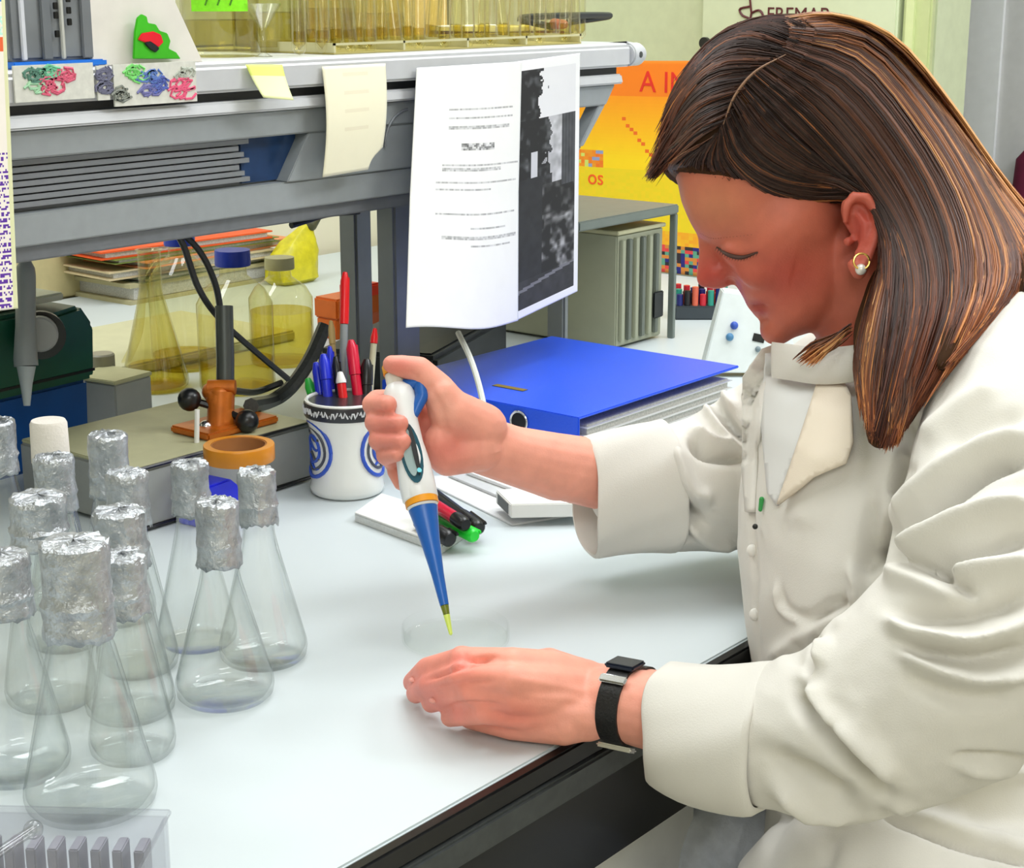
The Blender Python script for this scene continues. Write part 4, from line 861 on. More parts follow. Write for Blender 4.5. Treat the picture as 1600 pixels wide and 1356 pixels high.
# nose, lips, chin, eyelid, brow
for s_, out_, r_ in ((16, -6, .0085), (24, -2, .0085), (32, 2, .0090), (40, 6, .0095), (48, 10, .0105), (56, 14, .0115), (64, 14, .0120), (70, 8, .0110)): body.ball(HP(s_, out_, 0), r_, 16, 10)
body.limb([HP(14, -4, 0), HP(28, 6, 0), HP(44, 20, 0), HP(60, 31, 0)], [.0060, .0062, .0066, .0078], 14)
for sg in (-1, 1):
    body.limb([HP(66, 10, sg * .0095), HP(71, 0, sg * .0125)], [.0070, .0066], 12)
    body.ball(HP(53, -35, sg * .036), .0128, 18, 12)
    body.limb([HP(6, -14, sg * .012), HP(4, -18, sg * .026), HP(10, -32, sg * .041)], [.0050, .0052, .004], 12)
    body.ball(HP(88, -55, sg * .036), (.022, .022, .014), 16, 10, R=HR)
body.limb([HP(64, 22, 0), HP(76, 2, 0)], [.0078, .0065], 12)
for sg in (-1, 1): body.limb([HP(134, -7, 0), HP(137, -11, sg * .010), HP(141, -27, sg * .021)], [.0062, .0055, .003], 12); body.limb([HP(151, -9, 0), HP(150, -14, sg * .010), HP(146, -29, sg * .020)], [.0066, .0058, .003], 12)
body.ball(HP(188, -16, 0), (.015, .014, .020), 18, 12, R=HR)
# ears
for sg in (-1, 1):
    de = D0 + sg * .0795
    ec_ = [(1322, 345), (1322, 322), (1334, 307), (1354, 309), (1369, 330), (1372, 358), (1362, 388), (1352, 410), (1342, 424), (1334, 414)]
    body.limb([P(x, y, de + sg * .004 - sg * .002 * (i in (0, 9))) for i, (x, y) in enumerate(ec_)], [.0030, .0034, .0040, .0042, .0042, .0040, .0038, .0046, .0062, .0050], 10)
    body.limb([P(1340, 336, de), P(1352, 352, de + sg * .002), P(1348, 382, de), P(1340, 398, de)], [.0028, .0034, .0034, .0030], 10)
    body.ball(P(1348, 350, de - sg * .005), (.012, .024, .006), 18, 12, R=HR)
    body.ball(P(1325, 378, de - sg * .004), .0040, 10, 8)
# neck, chest core, arms inside the coat
body.limb([P(1330, 400, D0), P(1380, 520, 1.35), P(1420, 640, 1.36), P(1420, 900, 1.36), P(1440, 1250, 1.36)], [.052, .050, .060, .075, .075], 20)
body.limb([P(1420, 640, 1.36), P(1560, 640, 1.21), P(1530, 1000, 1.11), P(1400, 1085, 1.115), P(1250, 1125, 1.14), P(1080, 1122, 1.175)], [.05, .045, .036, .034, .031, .028], 16)
body.limb([P(1420, 640, 1.36), P(1345, 640, 1.49), P(1180, 740, 1.545), P(1050, 755, 1.52)], [.05, .045, .036, .033], 16)
# near hand: positions by height above the bench
def H(px, py, h): return PB(px, py, h)
W = P(928, 1094, 1.212)
body.limb([P(1080, 1122, 1.175), P(1010, 1108, 1.190), P(960, 1098, 1.203), W], [.030, .0275, .0255, .0235], 18)
body.limb([P(1080, 1112, 1.195), P(1010, 1096, 1.21), P(960, 1085, 1.222), P(925, 1078, 1.232)], [.026, .0235, .0220, .0200], 18)
MC = [(800, 1036, .060), (797, 1062, .054), (800, 1090, .040), (812, 1116, .024)]
palm_r = [.0115, .0120, .0118, .0112]
ws = [P(915, 1072, 1.225), P(915, 1085, 1.215), P(915, 1100, 1.207), P(918, 1116, 1.200)]
for (x, y, h), r, w_ in zip(MC, palm_r, ws):
    body.limb([w_, (w_ + H(x, y, h)) / 2 + UPW * .002, H(x, y, h)], [.0195, .0160, r], 14)
body.limb([H(850, 1064, .035), H(850, 1090, .028), H(860, 1112, .022)], [.021, .022, .018], 14)
F_ = [ [(800, 1036, .060), (722, 1032, .056), (668, 1045, .036), (645, 1066, .013)],
       [(797, 1062, .054), (722, 1056, .053), (672, 1070, .030), (650, 1083, .0115)],
       [(800, 1090, .040), (738, 1082, .042), (695, 1090, .026), (674, 1098, .0115)],
       [(812, 1116, .024), (758, 1112, .028), (722, 1117, .018), (703, 1121, .010)] ]
FR = [[.0112, .0100, .0088, .0078], [.0114, .0100, .0088, .0078], [.0110, .0098, .0086, .0076], [.0104, .0090, .0080, .0070]]
for ch, r in zip(F_, FR):
    pts = [H(*p) for p in ch]; body.limb(pts, r, 14)
    body.ball(pts[1] + UPW * .0005, r[1] * 1.05, 12, 8)
body.limb([P(900, 1064, 1.235), H(858, 1040, .034), H(806, 1044, .024), H(760, 1050, .018), H(728, 1050, .014)], [.018, .0135, .0115, .0105, .0085], 14)
body.limb([H(735, 1121, .010), H(800, 1130, .013), H(880, 1132, .016), P(925, 1122, 1.203)], [.0085, .0120, .0150, .0150], 14)
# far hand around the pipette
DP = 1.425
def PT(t):                                          # a point on the pipette axis, 0 = button, 1 = tip
    x = 612 + (705 - 612) * t; y = 572 + (993 - 572) * t; return P(x, y, 1.425 + (1.352 - 1.425) * t)
dp_ = lambda y: 1.425 + (1.352 - 1.425) * (y - 572) / 421
body.limb([P(1050, 755, 1.52), P(960, 745, 1.50), P(870, 728, 1.48), P(800, 710, 1.465), P(750, 690, 1.452)], [.033, .0320, .0290, .0250, .0232], 18)
body.limb([P(870, 740, 1.48), P(800, 722, 1.465), P(745, 706, 1.452)], [.024, .020, .018], 14)
wr = P(752, 682, 1.450)
mcs = [P(655, 628, 1.458), P(650, 660, 1.460), P(648, 690, 1.458), P(652, 716, 1.452)]
for m_, r in zip(mcs, [.0115, .012, .012, .011]): body.limb([wr, (wr + m_) / 2, m_], [.022, .016, r], 14)
# heel and thumb mound
body.limb([P(755, 668, 1.440), P(706, 645, 1.425), P(690, 618, 1.420)], [.021, .020, .0155], 16)
body.limb([P(750, 700, 1.440), P(700, 712, 1.430), P(690, 690, 1.425)], [.020, .0175, .016], 14)
body.limb([P(700, 640, 1.425), P(686, 608, 1.422), P(655, 578, 1.420), P(628, 572, 1.415), P(612, 569, 1.411)], [.0180, .0135, .0115, .0095, .0078], 16)
tips = [((655, 628, 1.458), (590, 628, 1.440), (582, 632, 1.418), (606, 632, 1.399)),
        ((650, 660, 1.460), (592, 655, 1.438), (586, 660, 1.412), (624, 662, 1.392)),
        ((648, 690, 1.458), (598, 682, 1.436), (592, 688, 1.410), (628, 690, 1.388)),
        ((652, 716, 1.452), (612, 716, 1.432), (602, 712, 1.408), (622, 708, 1.390))]
for ch, r in zip(tips, [[.0112, .0108, .0092, .0080]] * 3 + [[.010, .0092, .0080, .0070]]):
    body.limb([P(*p) for p in ch], r, 14)
body.limb([P(652, 716, 1.452), P(618, 736, 1.43), P(624, 758, 1.418)], [.010, .0075, .0045], 12)
bm_ = voxel(body, .0019, 3)
co_ = cos(bm_); pr_ = projn(co_); ed = np.empty(len(bm_.edges) * 2, dtype=np.int64); bm_.edges.foreach_get('vertices', ed); ed = ed.reshape(-1, 2)
wf = ((pr_[:, 0] > 1040) & (pr_[:, 0] < 1300) & (pr_[:, 1] < 560)).astype(float) * .7
deg = np.bincount(ed.ravel(), minlength=len(co_))[:, None]
for _ in range(9):
    acc = np.zeros_like(co_); np.add.at(acc, ed[:, 0], co_[ed[:, 1]]); np.add.at(acc, ed[:, 1], co_[ed[:, 0]]); co_ = co_ + (acc / np.maximum(deg, 1) - co_) * wf[:, None]
bm_.vertices.foreach_set('co', co_.ravel()); bm_.update()
# relief: eye socket, nostril wing, mouth line, ear bowl, knuckle creases
near = (1.2, 1.345)
sculpt(bm_, [([(1115, 380), (1150, 376), (1180, 380)], 10, -.0012, near),
    ([(1118, 385), (1138, 397), (1160, 401), (1182, 395)], 3.5, -.0016, near),
    ([(1132, 436), (1146, 440), (1152, 455)], 5, -.0020, near), ([(1146, 446), (1166, 464), (1190, 500)], 9, -.0008, near),
    ([(1166, 479), (1180, 481), (1198, 478)], 3.5, -.0028, (1.2, 1.36)), ([(1186, 500), (1200, 500)], 7, -.0014, near), ([(1128, 455), (1138, 455)], 3.5, -.0030, (1.2, 1.36)),
    ([(1330, 335), (1334, 360), (1336, 385)], 6, -.0020, (1.1, 1.4)),
    ([(1200, 420), (1240, 430)], 30, .0012, near),
    # near hand
    ([(775, 1026), (715, 1043), (664, 1062)], 4.5, -.0042), ([(775, 1064), (730, 1067), (680, 1078)], 4.5, -.0022), ([(785, 1102), (735, 1100), (696, 1106)], 4.5, -.0030),
    ([(725, 1014), (728, 1036)], 4, -.0007), ([(708, 1062), (714, 1078)], 4, -.0006), ([(800, 1060), (860, 1070), (910, 1080)], 5, .0010), ([(800, 1085), (860, 1090), (910, 1096)], 5, .0008), ([(880, 1102), (915, 1092)], 9, -.0010),
    # far hand
    ([(668, 600), (690, 640), (700, 690)], 6, -.0012, (1.3, 1.5)), ([(640, 582), (655, 590)], 4, -.001, (1.3, 1.5)), ([(578, 645), (632, 648)], 4, -.0016, (1.3, 1.5)), ([(584, 674), (632, 677)], 4, -.0016, (1.3, 1.5)), ([(592, 701), (626, 702)], 4, -.0016, (1.3, 1.5)),
    ([(745, 650), (752, 700), (742, 738)], 5, -.0008, (1.3, 1.5))])
def skin_col(co, pr):
    x, y, d = pr.T; n = len(x); c = np.tile(L3('f8ab95'), (n, 1))
    def mixc(h, m): 
        nonlocal c; m = np.clip(m, 0, 1)[:, None]; c = c * (1 - m) + L3(h) * m
    def g(cx, cy, rx, ry=None): ry = ry or rx; return np.exp(-((x - cx) / rx) ** 2 - ((y - cy) / ry) ** 2)
    face = (x > 1000) & (x < 1420) & (y < 560)
    mixc('cc7058', face * 1.0)
    mixc('bd463c', face * .85 * (g(1110, 430, 40) + g(1230, 430, 60, 45) * .8 + g(1345, 360, 35, 60) * .9))
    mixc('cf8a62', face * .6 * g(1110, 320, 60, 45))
    lip = face * (g(1180, 474, 14, 6) + g(1187, 488, 13, 7)) * 1.1; mixc('b04a48', lip)
    hand = (x < 1080)
    mixc('f28876', hand * .7 * (g(700, 1060, 90, 60) + g(800, 1120, 60, 30)))
    mixc('e88278', hand * .6 * (g(650, 1070, 26, 30) + g(680, 1100, 20) + g(715, 1118, 20) + g(720, 1035, 18)))
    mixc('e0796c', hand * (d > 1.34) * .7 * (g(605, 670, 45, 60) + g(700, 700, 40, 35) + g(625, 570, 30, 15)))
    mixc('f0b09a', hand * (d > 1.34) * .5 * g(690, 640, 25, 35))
    return c
colour(bm_, skin_col)
bm_.polygons.foreach_set('use_smooth', [True] * len(bm_.polygons))
skin = mat('skin', '', .48, var=.10, scale=55, sss=.12, vcol='tint', spec=.4, bump=.12, bscale=700)
bm_.materials.append(skin); bo_ = bpy.data.objects.new('body', bm_); COL.objects.link(bo_); par(bo_, per)
bvb = BVHTree.FromPolygons([tuple(v) for v in cos(bm_)], [tuple(p.vertices) for p in bm_.polygons])
def hit(bv, px, py, off=0.0):
    r = ray(px, py).normalized(); h = bv.ray_cast(CAM, r)
    return None if h[0] is None else h[0] - r * off
def onb(pts, off=0.0): return [q for q in (hit(bvb, x, y, off) for x, y in pts) if q is not None]
# lashes, brow
hairdark = mat('brow_hair', '4a2c22', .6)
l1 = onb(spline([(1120, 386), (1138, 398), (1160, 402), (1184, 394)], 16), .0004)
MB().tube(l1, [.0006 + .0012 * math.sin(math.pi * i / (len(l1) - 1)) for i in range(len(l1))], 6).obj('eyelashes', hairdark, per)
ls = MB()
for i in range(0, len(l1)): ls.tube([l1[i], l1[i] + (-RT * .35 - UPC * .8).normalized() * .0035], [.0005, .0001], 4)
ls.obj('eyelashes', hairdark, per)
l1 = onb(spline([(1094, 364), (1112, 372), (1140, 370), (1176, 366)], 40), .0002); br = MB()
for i, p in enumerate(l1):
    if i % 2 == 0: br.tube([p, p + RT * .004 - UPC * .0010], [.0004, .0001], 4)
br.obj('eyebrow', mat('brow_soft', 'a8604a', .6), per)
# nails
for ch in F_[:3]: pass
for px, py in ((646, 1062), (678, 1094)):
    q = hit(bvb, px, py, -.0014)
    if q is not None: MB().ball(q, (.0038, .0036, .0020), 14, 8).obj('fingernail', mat('nail_pink', 'e69c8e', .3), per)
# earring
es = empty('earring', P(1345, 424, 1.26), None); q = hit(bvb, 1345, 421, .002) or P(1345, 421, 1.265)
o = MB().ball(q, .0042, 16, 10).obj('earring', mat('pearl', 'f2efe6', .15, .2), per); bpy.data.objects.remove(es)
pts = [q + Vector((0, 0, .006)) + (RT * math.cos(a) * .0058 + UPC * math.sin(a) * .0058) - FW * .001 for a in np.linspace(0, 2 * math.pi, 20)]
MB().tube(pts, .0009, 6).obj('earring_hoop', mat('gold', 'd8b060', .25, 1), o)

# ---- trousers, shoes, stool
def up_sec(px, py, d, rx, rd, n=40, sq=1.0, tilt=0.0):
    c = P(px, py, d); out = []
    for k in range(n):
        a = 2 * math.pi * k / n; ca, sa = math.cos(a), math.sin(a)
        ca = math.copysign(abs(ca) ** sq, ca); sa = math.copysign(abs(sa) ** sq, sa)
        out.append(c + RT * (rx * ca) + FH * (rd * sa) + UPW * (tilt * ca))
    return out
hipN = P(1500, 1590, 1.27); hipF = P(1460, 1520, 1.46)
kn = P(1130, 1390, 1.27); kf = P(1120, 1330, 1.46)
kn.z = min(kn.z, .56); kf.z = min(kf.z, .56)
fn = Vector((kn.x, kn.y, .0)) + RT * .15; ff = Vector((kf.x, kf.y, .0)) + RT * .15
lg = MB().limb([hipN, kn, fn + UPW * .09], [.085, .062, .045], 20).limb([hipF, kf, ff + UPW * .09], [.085, .062, .045], 20).limb([hipN, hipF], [.10, .10], 20)
tm = voxel(lg, .006, 4); tm.polygons.foreach_set('use_smooth', [True] * len(tm.polygons))
sculpt(tm, [([(1090, 1290), (1110, 1320), (1118, 1356)], 5, -.006), ([(1160, 1280), (1150, 1320), (1140, 1356)], 8, .005), ([(1130, 1285), (1135, 1330)], 8, -.004)])
tm.materials.append(mat('denim_grey', 'd2d7de', .8, var=.15, scale=80, bump=.3, bscale=500)); o = bpy.data.objects.new('trousers', tm); COL.objects.link(o); par(o, per)
for f in (fn, ff):
    mb = MB().limb([f + Vector((0, 0, .045)) + RT * .02, f + Vector((0, 0, .032)) - RT * .10, f + Vector((0, 0, .026)) - RT * .17], [.042, .034, .025], 16)
    s_ = mb.obj('shoe', mat('shoe_leather', '2c2a2a', .4), per)
sc = (hipN + hipF) / 2; stl = empty('lab_stool', (sc.x, sc.y, 0), 'round black lab stool under the seated woman', 'stool')
zs = min(hipN.z, hipF.z) - .125
local('seat', MB().lathe([(0, zs - .06), (.17, zs - .06), (.18, zs - .045), (.18, zs - .015), (.17, zs), (0, zs)], 36), blk, stl)
local('column', MB().lathe([(0, .06), (.025, .06), (.025, zs - .0605), (0, zs - .0605)], 20), steel, stl)
for k in range(5):
    M = Matrix.Rotation(k * 2 * math.pi / 5, 4, 'Z'); local('leg', MB().tube([M @ Vector((0.02, 0, .075)), M @ Vector((.27, 0, .045))], .016, 10), steel, stl); local('caster', MB().ball(M @ Vector((.27, 0, .024)), .023, 12, 8), blk, stl)

# ---- lab coat
coat = MB()
TS = [(1405, 572, 1.352, .088, .075, 1), (1400, 600, 1.355, .105, .120, 1), (1402, 650, 1.36, .1165, .150, 1), (1400, 720, 1.36, .1185, .158, .95), (1396, 800, 1.36, .1215, .160, .9), (1396, 880, 1.36, .122, .158, .9), (1400, 960, 1.36, .120, .155, .9), (1408, 1040, 1.36, .119, .152, .9), (1420, 1130, 1.36, .120, .152, .9), (1435, 1220, 1.355, .121, .155, .9), (1448, 1300, 1.35, .124, .165, .9), (1470, 1400, 1.35, .14, .18, .9), (1490, 1500, 1.35, .16, .19, .9)]
coat.rings([up_sec(*t[:5], sq=t[5]) for t in TS])
coat.limb([P(1420, 575, 1.36), P(1560, 585, 1.225), P(1602, 640, 1.185)], [.062, .066, .066], 24)            # near shoulder
coat.limb([P(1602, 640, 1.185), P(1590, 800, 1.14), P(1555, 985, 1.105)], [.068, .078, .078], 24)
coat.limb([P(1555, 985, 1.105), P(1470, 1060, 1.105), P(1400, 1105, 1.115), P(1330, 1140, 1.13), P(1262, 1148, 1.143), P(1205, 1150, 1.152), P(1130, 1143, 1.160)], [.078, .074, .0685, .0620, .0555, .0490, .040], 24)
coat.limb([P(1400, 600, 1.38), P(1345, 625, 1.49), P(1250, 690, 1.53), P(1180, 730, 1.545), P(1120, 752, 1.535), P(1060, 762, 1.52), P(1000, 765, 1.505)], [.06, .075, .074, .071, .064, .058, .046], 24)
coat.limb([P(1500, 1500, 1.26), P(1400, 1440, 1.25), P(1310, 1440, 1.28)], [.125, .105, .085], 24); coat.limb([P(1480, 1480, 1.42), P(1330, 1430, 1.44)], [.12, .09], 24)
cm = voxel(coat, .0028, 6)
FA = 1.35
NS = (1.0, 1.30); 
def rip(co, no, px, d):
    x, y = px.T; r = .0010 * np.sin(x * .021 + 2.2 * np.sin(y * .013)) * np.cos(y * .026 + x * .007) + .0006 * np.sin(x * .05 + y * .04 + 3 * np.sin(x * .01)); return r
sculpt(cm, [
    # near sleeve, deep folds running from armpit to the right edge
    ([(1620, 706), (1540, 730), (1450, 795), (1398, 848), (1372, 885)], 15, -.016), ([(1620, 680), (1530, 700), (1440, 765), (1390, 815)], 17, .007),
    ([(1620, 790), (1540, 800), (1460, 840), (1400, 880)], 16, .011), ([(1620, 830), (1560, 850), (1500, 872), (1440, 880)], 14, -.010), ([(1620, 880), (1540, 890), (1480, 900)], 16, .009),
    ([(1372, 858), (1410, 872), (1450, 884), (1490, 908), (1522, 930)], 8, -.011), ([(1385, 898), (1440, 915), (1500, 945)], 14, .007),
    ([(1400, 955), (1470, 962), (1540, 955), (1620, 925)], 13, -.010), ([(1390, 968), (1420, 988), (1480, 1000), (1540, 996), (1620, 965)], 11, .010), ([(1410, 1010), (1470, 1022), (1540, 1028), (1620, 1010)], 12, -.010),
    ([(1405, 1015), (1440, 1040), (1480, 1052), (1540, 1060), (1620, 1050)], 10, .009), ([(1420, 1060), (1500, 1088), (1580, 1090)], 14, -.005),
    ([(1277, 998), (1268, 1025), (1259, 1048)], 6, -.010), ([(1290, 1000), (1280, 1040)], 9, .006),
    ([(1244, 1070), (1258, 1105), (1290, 1145), (1335, 1190), (1385, 1240)], 11, -.013), ([(1264, 1070), (1285, 1108), (1306, 1134)], 12, .006), ([(1300, 1130), (1350, 1175), (1400, 1215)], 16, .006),
    ([(1200, 1180), (1240, 1205), (1290, 1235), (1330, 1262)], 18, -.010), ([(1215, 1235), (1270, 1268), (1330, 1285)], 10, .006), 
    ([(1320, 960), (1290, 975), (1240, 1005), (1200, 1030)], 12, .004), ([(1330, 940), (1300, 946), (1260, 975)], 6, -.006),
    # chest front
    ([(1219, 918), (1224, 946), (1246, 962), (1290, 958), (1337, 917)], 5, -.004), ([(1214, 915), (1222, 952), (1246, 970)], 5, .004), ([(1330, 880), (1336, 920), (1320, 948)], 8, .005), ([(1405, 700), (1392, 760), (1386, 830)], 16, .007), ([(1368, 780), (1360, 850), (1352, 900)], 13, -.006),
    ([(1186, 560), (1178, 700), (1176, 860), (1186, 1030)], 4, -.003), ([(1168, 600), (1162, 760), (1160, 900), (1170, 1020)], 8, .002),
    ([(1290, 700), (1260, 760), (1250, 830)], 24, .003), ([(1250, 1000), (1240, 1040)], 12, -.003),
    ([(1440, 690), (1500, 640), (1560, 600)], 16, .005), ([(1480, 700), (1540, 665), (1600, 650)], 14, -.004), ([(1420, 720), (1400, 780)], 12, -.006),
    # coat skirt
    ([(1377, 1268), (1450, 1300), (1530, 1325), (1620, 1350)], 6, -.010), ([(1385, 1255), (1460, 1285), (1620, 1325)], 10, .004), ([(1490, 1186), (1560, 1186), (1620, 1190)], 6, -.006), ([(1500, 1200), (1620, 1206)], 10, .004), ([(1300, 1300), (1290, 1356)], 14, -.003),
    # far sleeve
    ([(1032, 690), (1044, 745), (1068, 792), (1096, 820)], 10, -.016), ([(1054, 700), (1070, 750), (1094, 785)], 11, .010), ([(1080, 683), (1105, 708), (1165, 716)], 8, -.013), ([(1086, 670), (1120, 692), (1160, 696)], 6, .007), ([(1102, 604), (1130, 650), (1165, 694)], 7, -.013), ([(1096, 620), (1125, 668), (1150, 690)], 6, .006), ([(1120, 600), (1150, 640)], 7, .006), ([(1036, 675), (1034, 700)], 6, -.006),
    ([(1075, 820), (1110, 846), (1150, 852)], 10, .005), ([(1100, 765), (1105, 785)], 9, .005), ([(1060, 800), (1080, 850)], 7, -.004)], gain=1.7, extra=rip)
relax(cm, 2, .5)
cm.polygons.foreach_set('use_smooth', [True] * len(cm.polygons))
coatm = mat('coat_cotton', 'e5e2da', .85, var=.05, scale=9, bump=.15, bscale=900, spec=.2)
cm.materials.append(coatm); cto = bpy.data.objects.new('lab_coat', cm); COL.objects.link(cto); par(cto, per)
bvc = BVHTree.FromPolygons([tuple(v) for v in cos(cm)], [tuple(p.vertices) for p in cm.polygons])
def cuff(name, path, n=56, th=.0035, seed=1, folds=()):
    """open turned-back sleeve end: path of (centre, radius, squash) along the arm, opening first"""
    rr = random.Random(seed); mb = MB(); secs = []; m = len(path); cs = [c for c, r, s in path]
    base = (cs[-1] - cs[0]).normalized(); up = (UPC - base * UPC.dot(base)).normalized(); sd = base.cross(up)
    def ring(c, r, s, k, inset):
        out = []
        for j in range(n):
            a = 2 * math.pi * j / n; w_ = 1 + .035 * math.sin(2 * a + seed + k * .35) + .022 * math.sin(5 * a + 2 * seed + k * .8) + .012 * math.sin(9 * a + k * 1.3 + seed)
            q = (r * w_ - inset); out.append(c + up * math.cos(a) * q + sd * math.sin(a) * q * s + base * (.003 * math.sin(3 * a + seed) * (k == 0)))
        return out
    for k, (c, r, s) in enumerate(path): secs.append(ring(c, r, s, k, 0))
    inn = [ring(c, r, s, k, th) for k, (c, r, s) in enumerate(path)]
    allr = secs + inn[::-1]; mb.rings(allr, cap=False)
    v0 = len(allr) - 1; mb.f += [(v0 * n + j, v0 * n + (j + 1) % n, (j + 1) % n, j) for j in range(n)]
    o = mb.obj(name, coatm, None, smooth=True, ang=70); ss = o.modifiers.new('s', 'SUBSURF'); ss.levels = 1; ss.render_levels = 1
    par(o, cto); return o
cuff('cuff', [(P(1030, 1128, 1.186), .0415, .95), (P(1037, 1132, 1.183), .0435, .95), (P(1075, 1144, 1.176), .0470, .98), (P(1120, 1150, 1.168), .0495, 1), (P(1165, 1154, 1.159), .0515, 1.02), (P(1198, 1154, 1.153), .0535, 1.03), (P(1203, 1154, 1.152), .0500, 1.02)], seed=2)
cuff('cuff', [(P(914, 777, 1.497), .0550, .8), (P(920, 776, 1.498), .0565, .8), (P(950, 770, 1.50), .0562, .85), (P(990, 764, 1.505), .0575, .9), (P(1030, 762, 1.512), .0590, .95), (P(1043, 761, 1.515), .0600, 1), (P(1046, 761, 1.515), .0560, 1)], seed=5)
# pieces lying on the coat: lapels, placket, pocket pen
def patch(name, poly, off, th, m, parent, bv=bvc, step=7, curl=None):
    poly = np.array(poly, float); x0, y0 = poly.min(0); x1, y1 = poly.max(0)
    pl = spline([p for p in poly] , len(poly)) if False else poly
    def inside(x, y):
        c = False; j = len(pl) - 1
        for i in range(len(pl)):
            if (pl[i][1] > y) != (pl[j][1] > y) and x < (pl[j][0] - pl[i][0]) * (y - pl[i][1]) / (pl[j][1] - pl[i][1]) + pl[i][0]: c = not c
            j = i
        return c
    import mathutils
    dense = []
    for i in range(len(pl)):
        a, b_ = pl[i], pl[(i + 1) % len(pl)]; k = max(1, int(np.linalg.norm(b_ - a) / step)); dense += [tuple(a + (b_ - a) * t / k) for t in range(k)]
    nb_ = len(dense); pts = list(dense)
    for yy in np.arange(y0 + step, y1, step):
        for xx in np.arange(x0 + step, x1, step):
            if inside(xx, yy) and min((xx - p[0]) ** 2 + (yy - p[1]) ** 2 for p in dense) > (step * .5) ** 2: pts.append((xx, yy))
    r = mathutils.geometry.delaunay_2d_cdt([Vector(p) for p in pts], [(i, (i + 1) % nb_) for i in range(nb_)], [], 1, 1e-4)
    v2, faces = r[0], r[2]; vs = []; last = None
    for v in v2:
        q = hit(bv, v.x, v.y, 0)
        dd = None if q is None else (q - CAM).dot(FW)
        vs.append([v, dd])
    good = [d for _, d in vs if d is not None]; med = float(np.median(good)) if good else 1.3
    dds = np.array([d if d is not None and abs(d - med) < .06 else np.nan for _, d in vs]); xy = np.array([tuple(v) for v, _ in vs]); ok = ~np.isnan(dds)
    for i in np.where(~ok)[0]: dds[i] = dds[ok][np.argmin(((xy[ok] - xy[i]) ** 2).sum(1))] if ok.any() else med
    out = [P(x, y, d - off - (curl(x, y) if curl else 0)) for (x, y), d in zip(xy, dds)]
    me = bpy.data.meshes.new(name); me.from_pydata([tuple(v) for v in out], [], [tuple(f) for f in faces])
    me.polygons.foreach_set('use_smooth', [True] * len(me.polygons)); me.materials.append(m); o = bpy.data.objects.new(name, me); COL.objects.link(o)
    sd = o.modifiers.new('thickness', 'SOLIDIFY'); sd.thickness = th; sd.offset = 0; par(o, parent); return o
lapm = mat('lapel_cream', 'efe3d0', .8, var=.03, scale=9, bump=.12, bscale=900, spec=.2); shirt = mat('inner_white', 'e3e4e2', .75, var=.03, scale=9, spec=.2)
patch('inner_shirt', [(1196, 552), (1240, 548), (1300, 540), (1300, 640), (1240, 720), (1214, 790), (1200, 770), (1190, 660)], .003, .002, shirt, cto)
patch('lapel', [(1300, 560), (1330, 620), (1333, 690), (1322, 724), (1270, 746), (1216, 788), (1236, 730), (1262, 650), (1280, 590)], .009, .0035, lapm, cto, curl=lambda x, y: .003 * math.sin((x + y) * .02))
patch('lapel', [(1216, 535), (1190, 545), (1160, 590), (1160, 720), (1166, 800), (1180, 800), (1184, 700), (1194, 610)], .006, .003, coatm, cto)
# standing collar round the neck
col_ = MB(); secs = []
for px, py, d in ((1345, 500, 1.28),): pass
pa = [(1206, 562, 1.33), (1235, 566, 1.305), (1290, 572, 1.285), (1370, 562, 1.27), (1450, 540, 1.26), (1520, 530, 1.29)]
pth = spline([P(*p) for p in pa], 30); col_.rings([[p + UPC * .014 * math.cos(a) + (FW * .005) * math.sin(a) for a in np.linspace(0, 2 * math.pi, 12, endpoint=False)] for p in pth]).obj('collar', coatm, cto)
for px, py in ((1176, 860), (1180, 960)):
    q = hit(bvc, px, py, .001)
    if q is not None: MB().ball(q, (.0050, .0050, .0022), 16, 8, R=Matrix(((RT.x, UPC.x, FW.x), (RT.y, UPC.y, FW.y), (RT.z, UPC.z, FW.z)))).obj('button', mat('button_white', 'e9e7e0', .3), cto)
q = hit(bvc, 1188, 790, .006) or P(1188, 790, 1.3)
MB().limb([q + UPC * .005 + RT * .001, q - UPC * .003], [.0020, .0016], 8).obj('pen_clip', mat('clip_green', '2f9a4a', .4), cto); MB().ball(q - UPC * .016 - RT * .004, .0022).obj('pen_clip', blk, cto)
q = hit(bvc, 1196, 1060, 0)

# ---- wristwatch
wc = P(975, 1100, 1.199); ax = (P(1010, 1108, 1.190) - P(940, 1094, 1.208)).normalized(); up = (UPC - ax * UPC.dot(ax)).normalized(); sd_ = ax.cross(up)
wt = empty('wristwatch', wc); par(wt, per)
def wring(r, hw, th, m, name, a0=0, a1=2 * math.pi, n=64):
    mb = MB(); secs = []
    for k in range(n):
        a = a0 + (a1 - a0) * k / n; e = up * math.cos(a) * 1.0 + sd_ * math.sin(a) * .98; q = hitr(a)
        secs.append([wc + e * (q + t) + ax * s for s, t in ((-hw, .0006), (-hw, th), (hw, th), (hw, .0006))])
    mb.rings(secs + [secs[0]], cap=False); return mb.obj(name, m, None, smooth=True)
def hitr(a):
    e = (up * math.cos(a) + sd_ * math.sin(a) * .98).normalized(); h = bvb.ray_cast(wc + e * .08, -e, .08); best = .08 - h[3] if h[0] is not None else .027
    return float(np.clip(best, .020, .038))
o = wring(0, .0082, .0028, mat('strap_black', '101112', .45, bump=.3, bscale=500), 'strap'); par(o, wt)
def wbox(name, a, l, wd, z0, z1, m):
    e = (up * math.cos(a) + sd_ * math.sin(a)).normalized(); t = ax.cross(e); c = wc + e * hitr(a)
    M = Matrix(((ax.x, t.x, e.x, c.x), (ax.y, t.y, e.y, c.y), (ax.z, t.z, e.z, c.z), (0, 0, 0, 1)))
    o = MB().box(-l, l, -wd, wd, z0, z1, M).obj(name, m, None, bevel=.0012); par(o, wt); return o
sgn_near = -1 if sd_.dot(FW) > 0 else 1
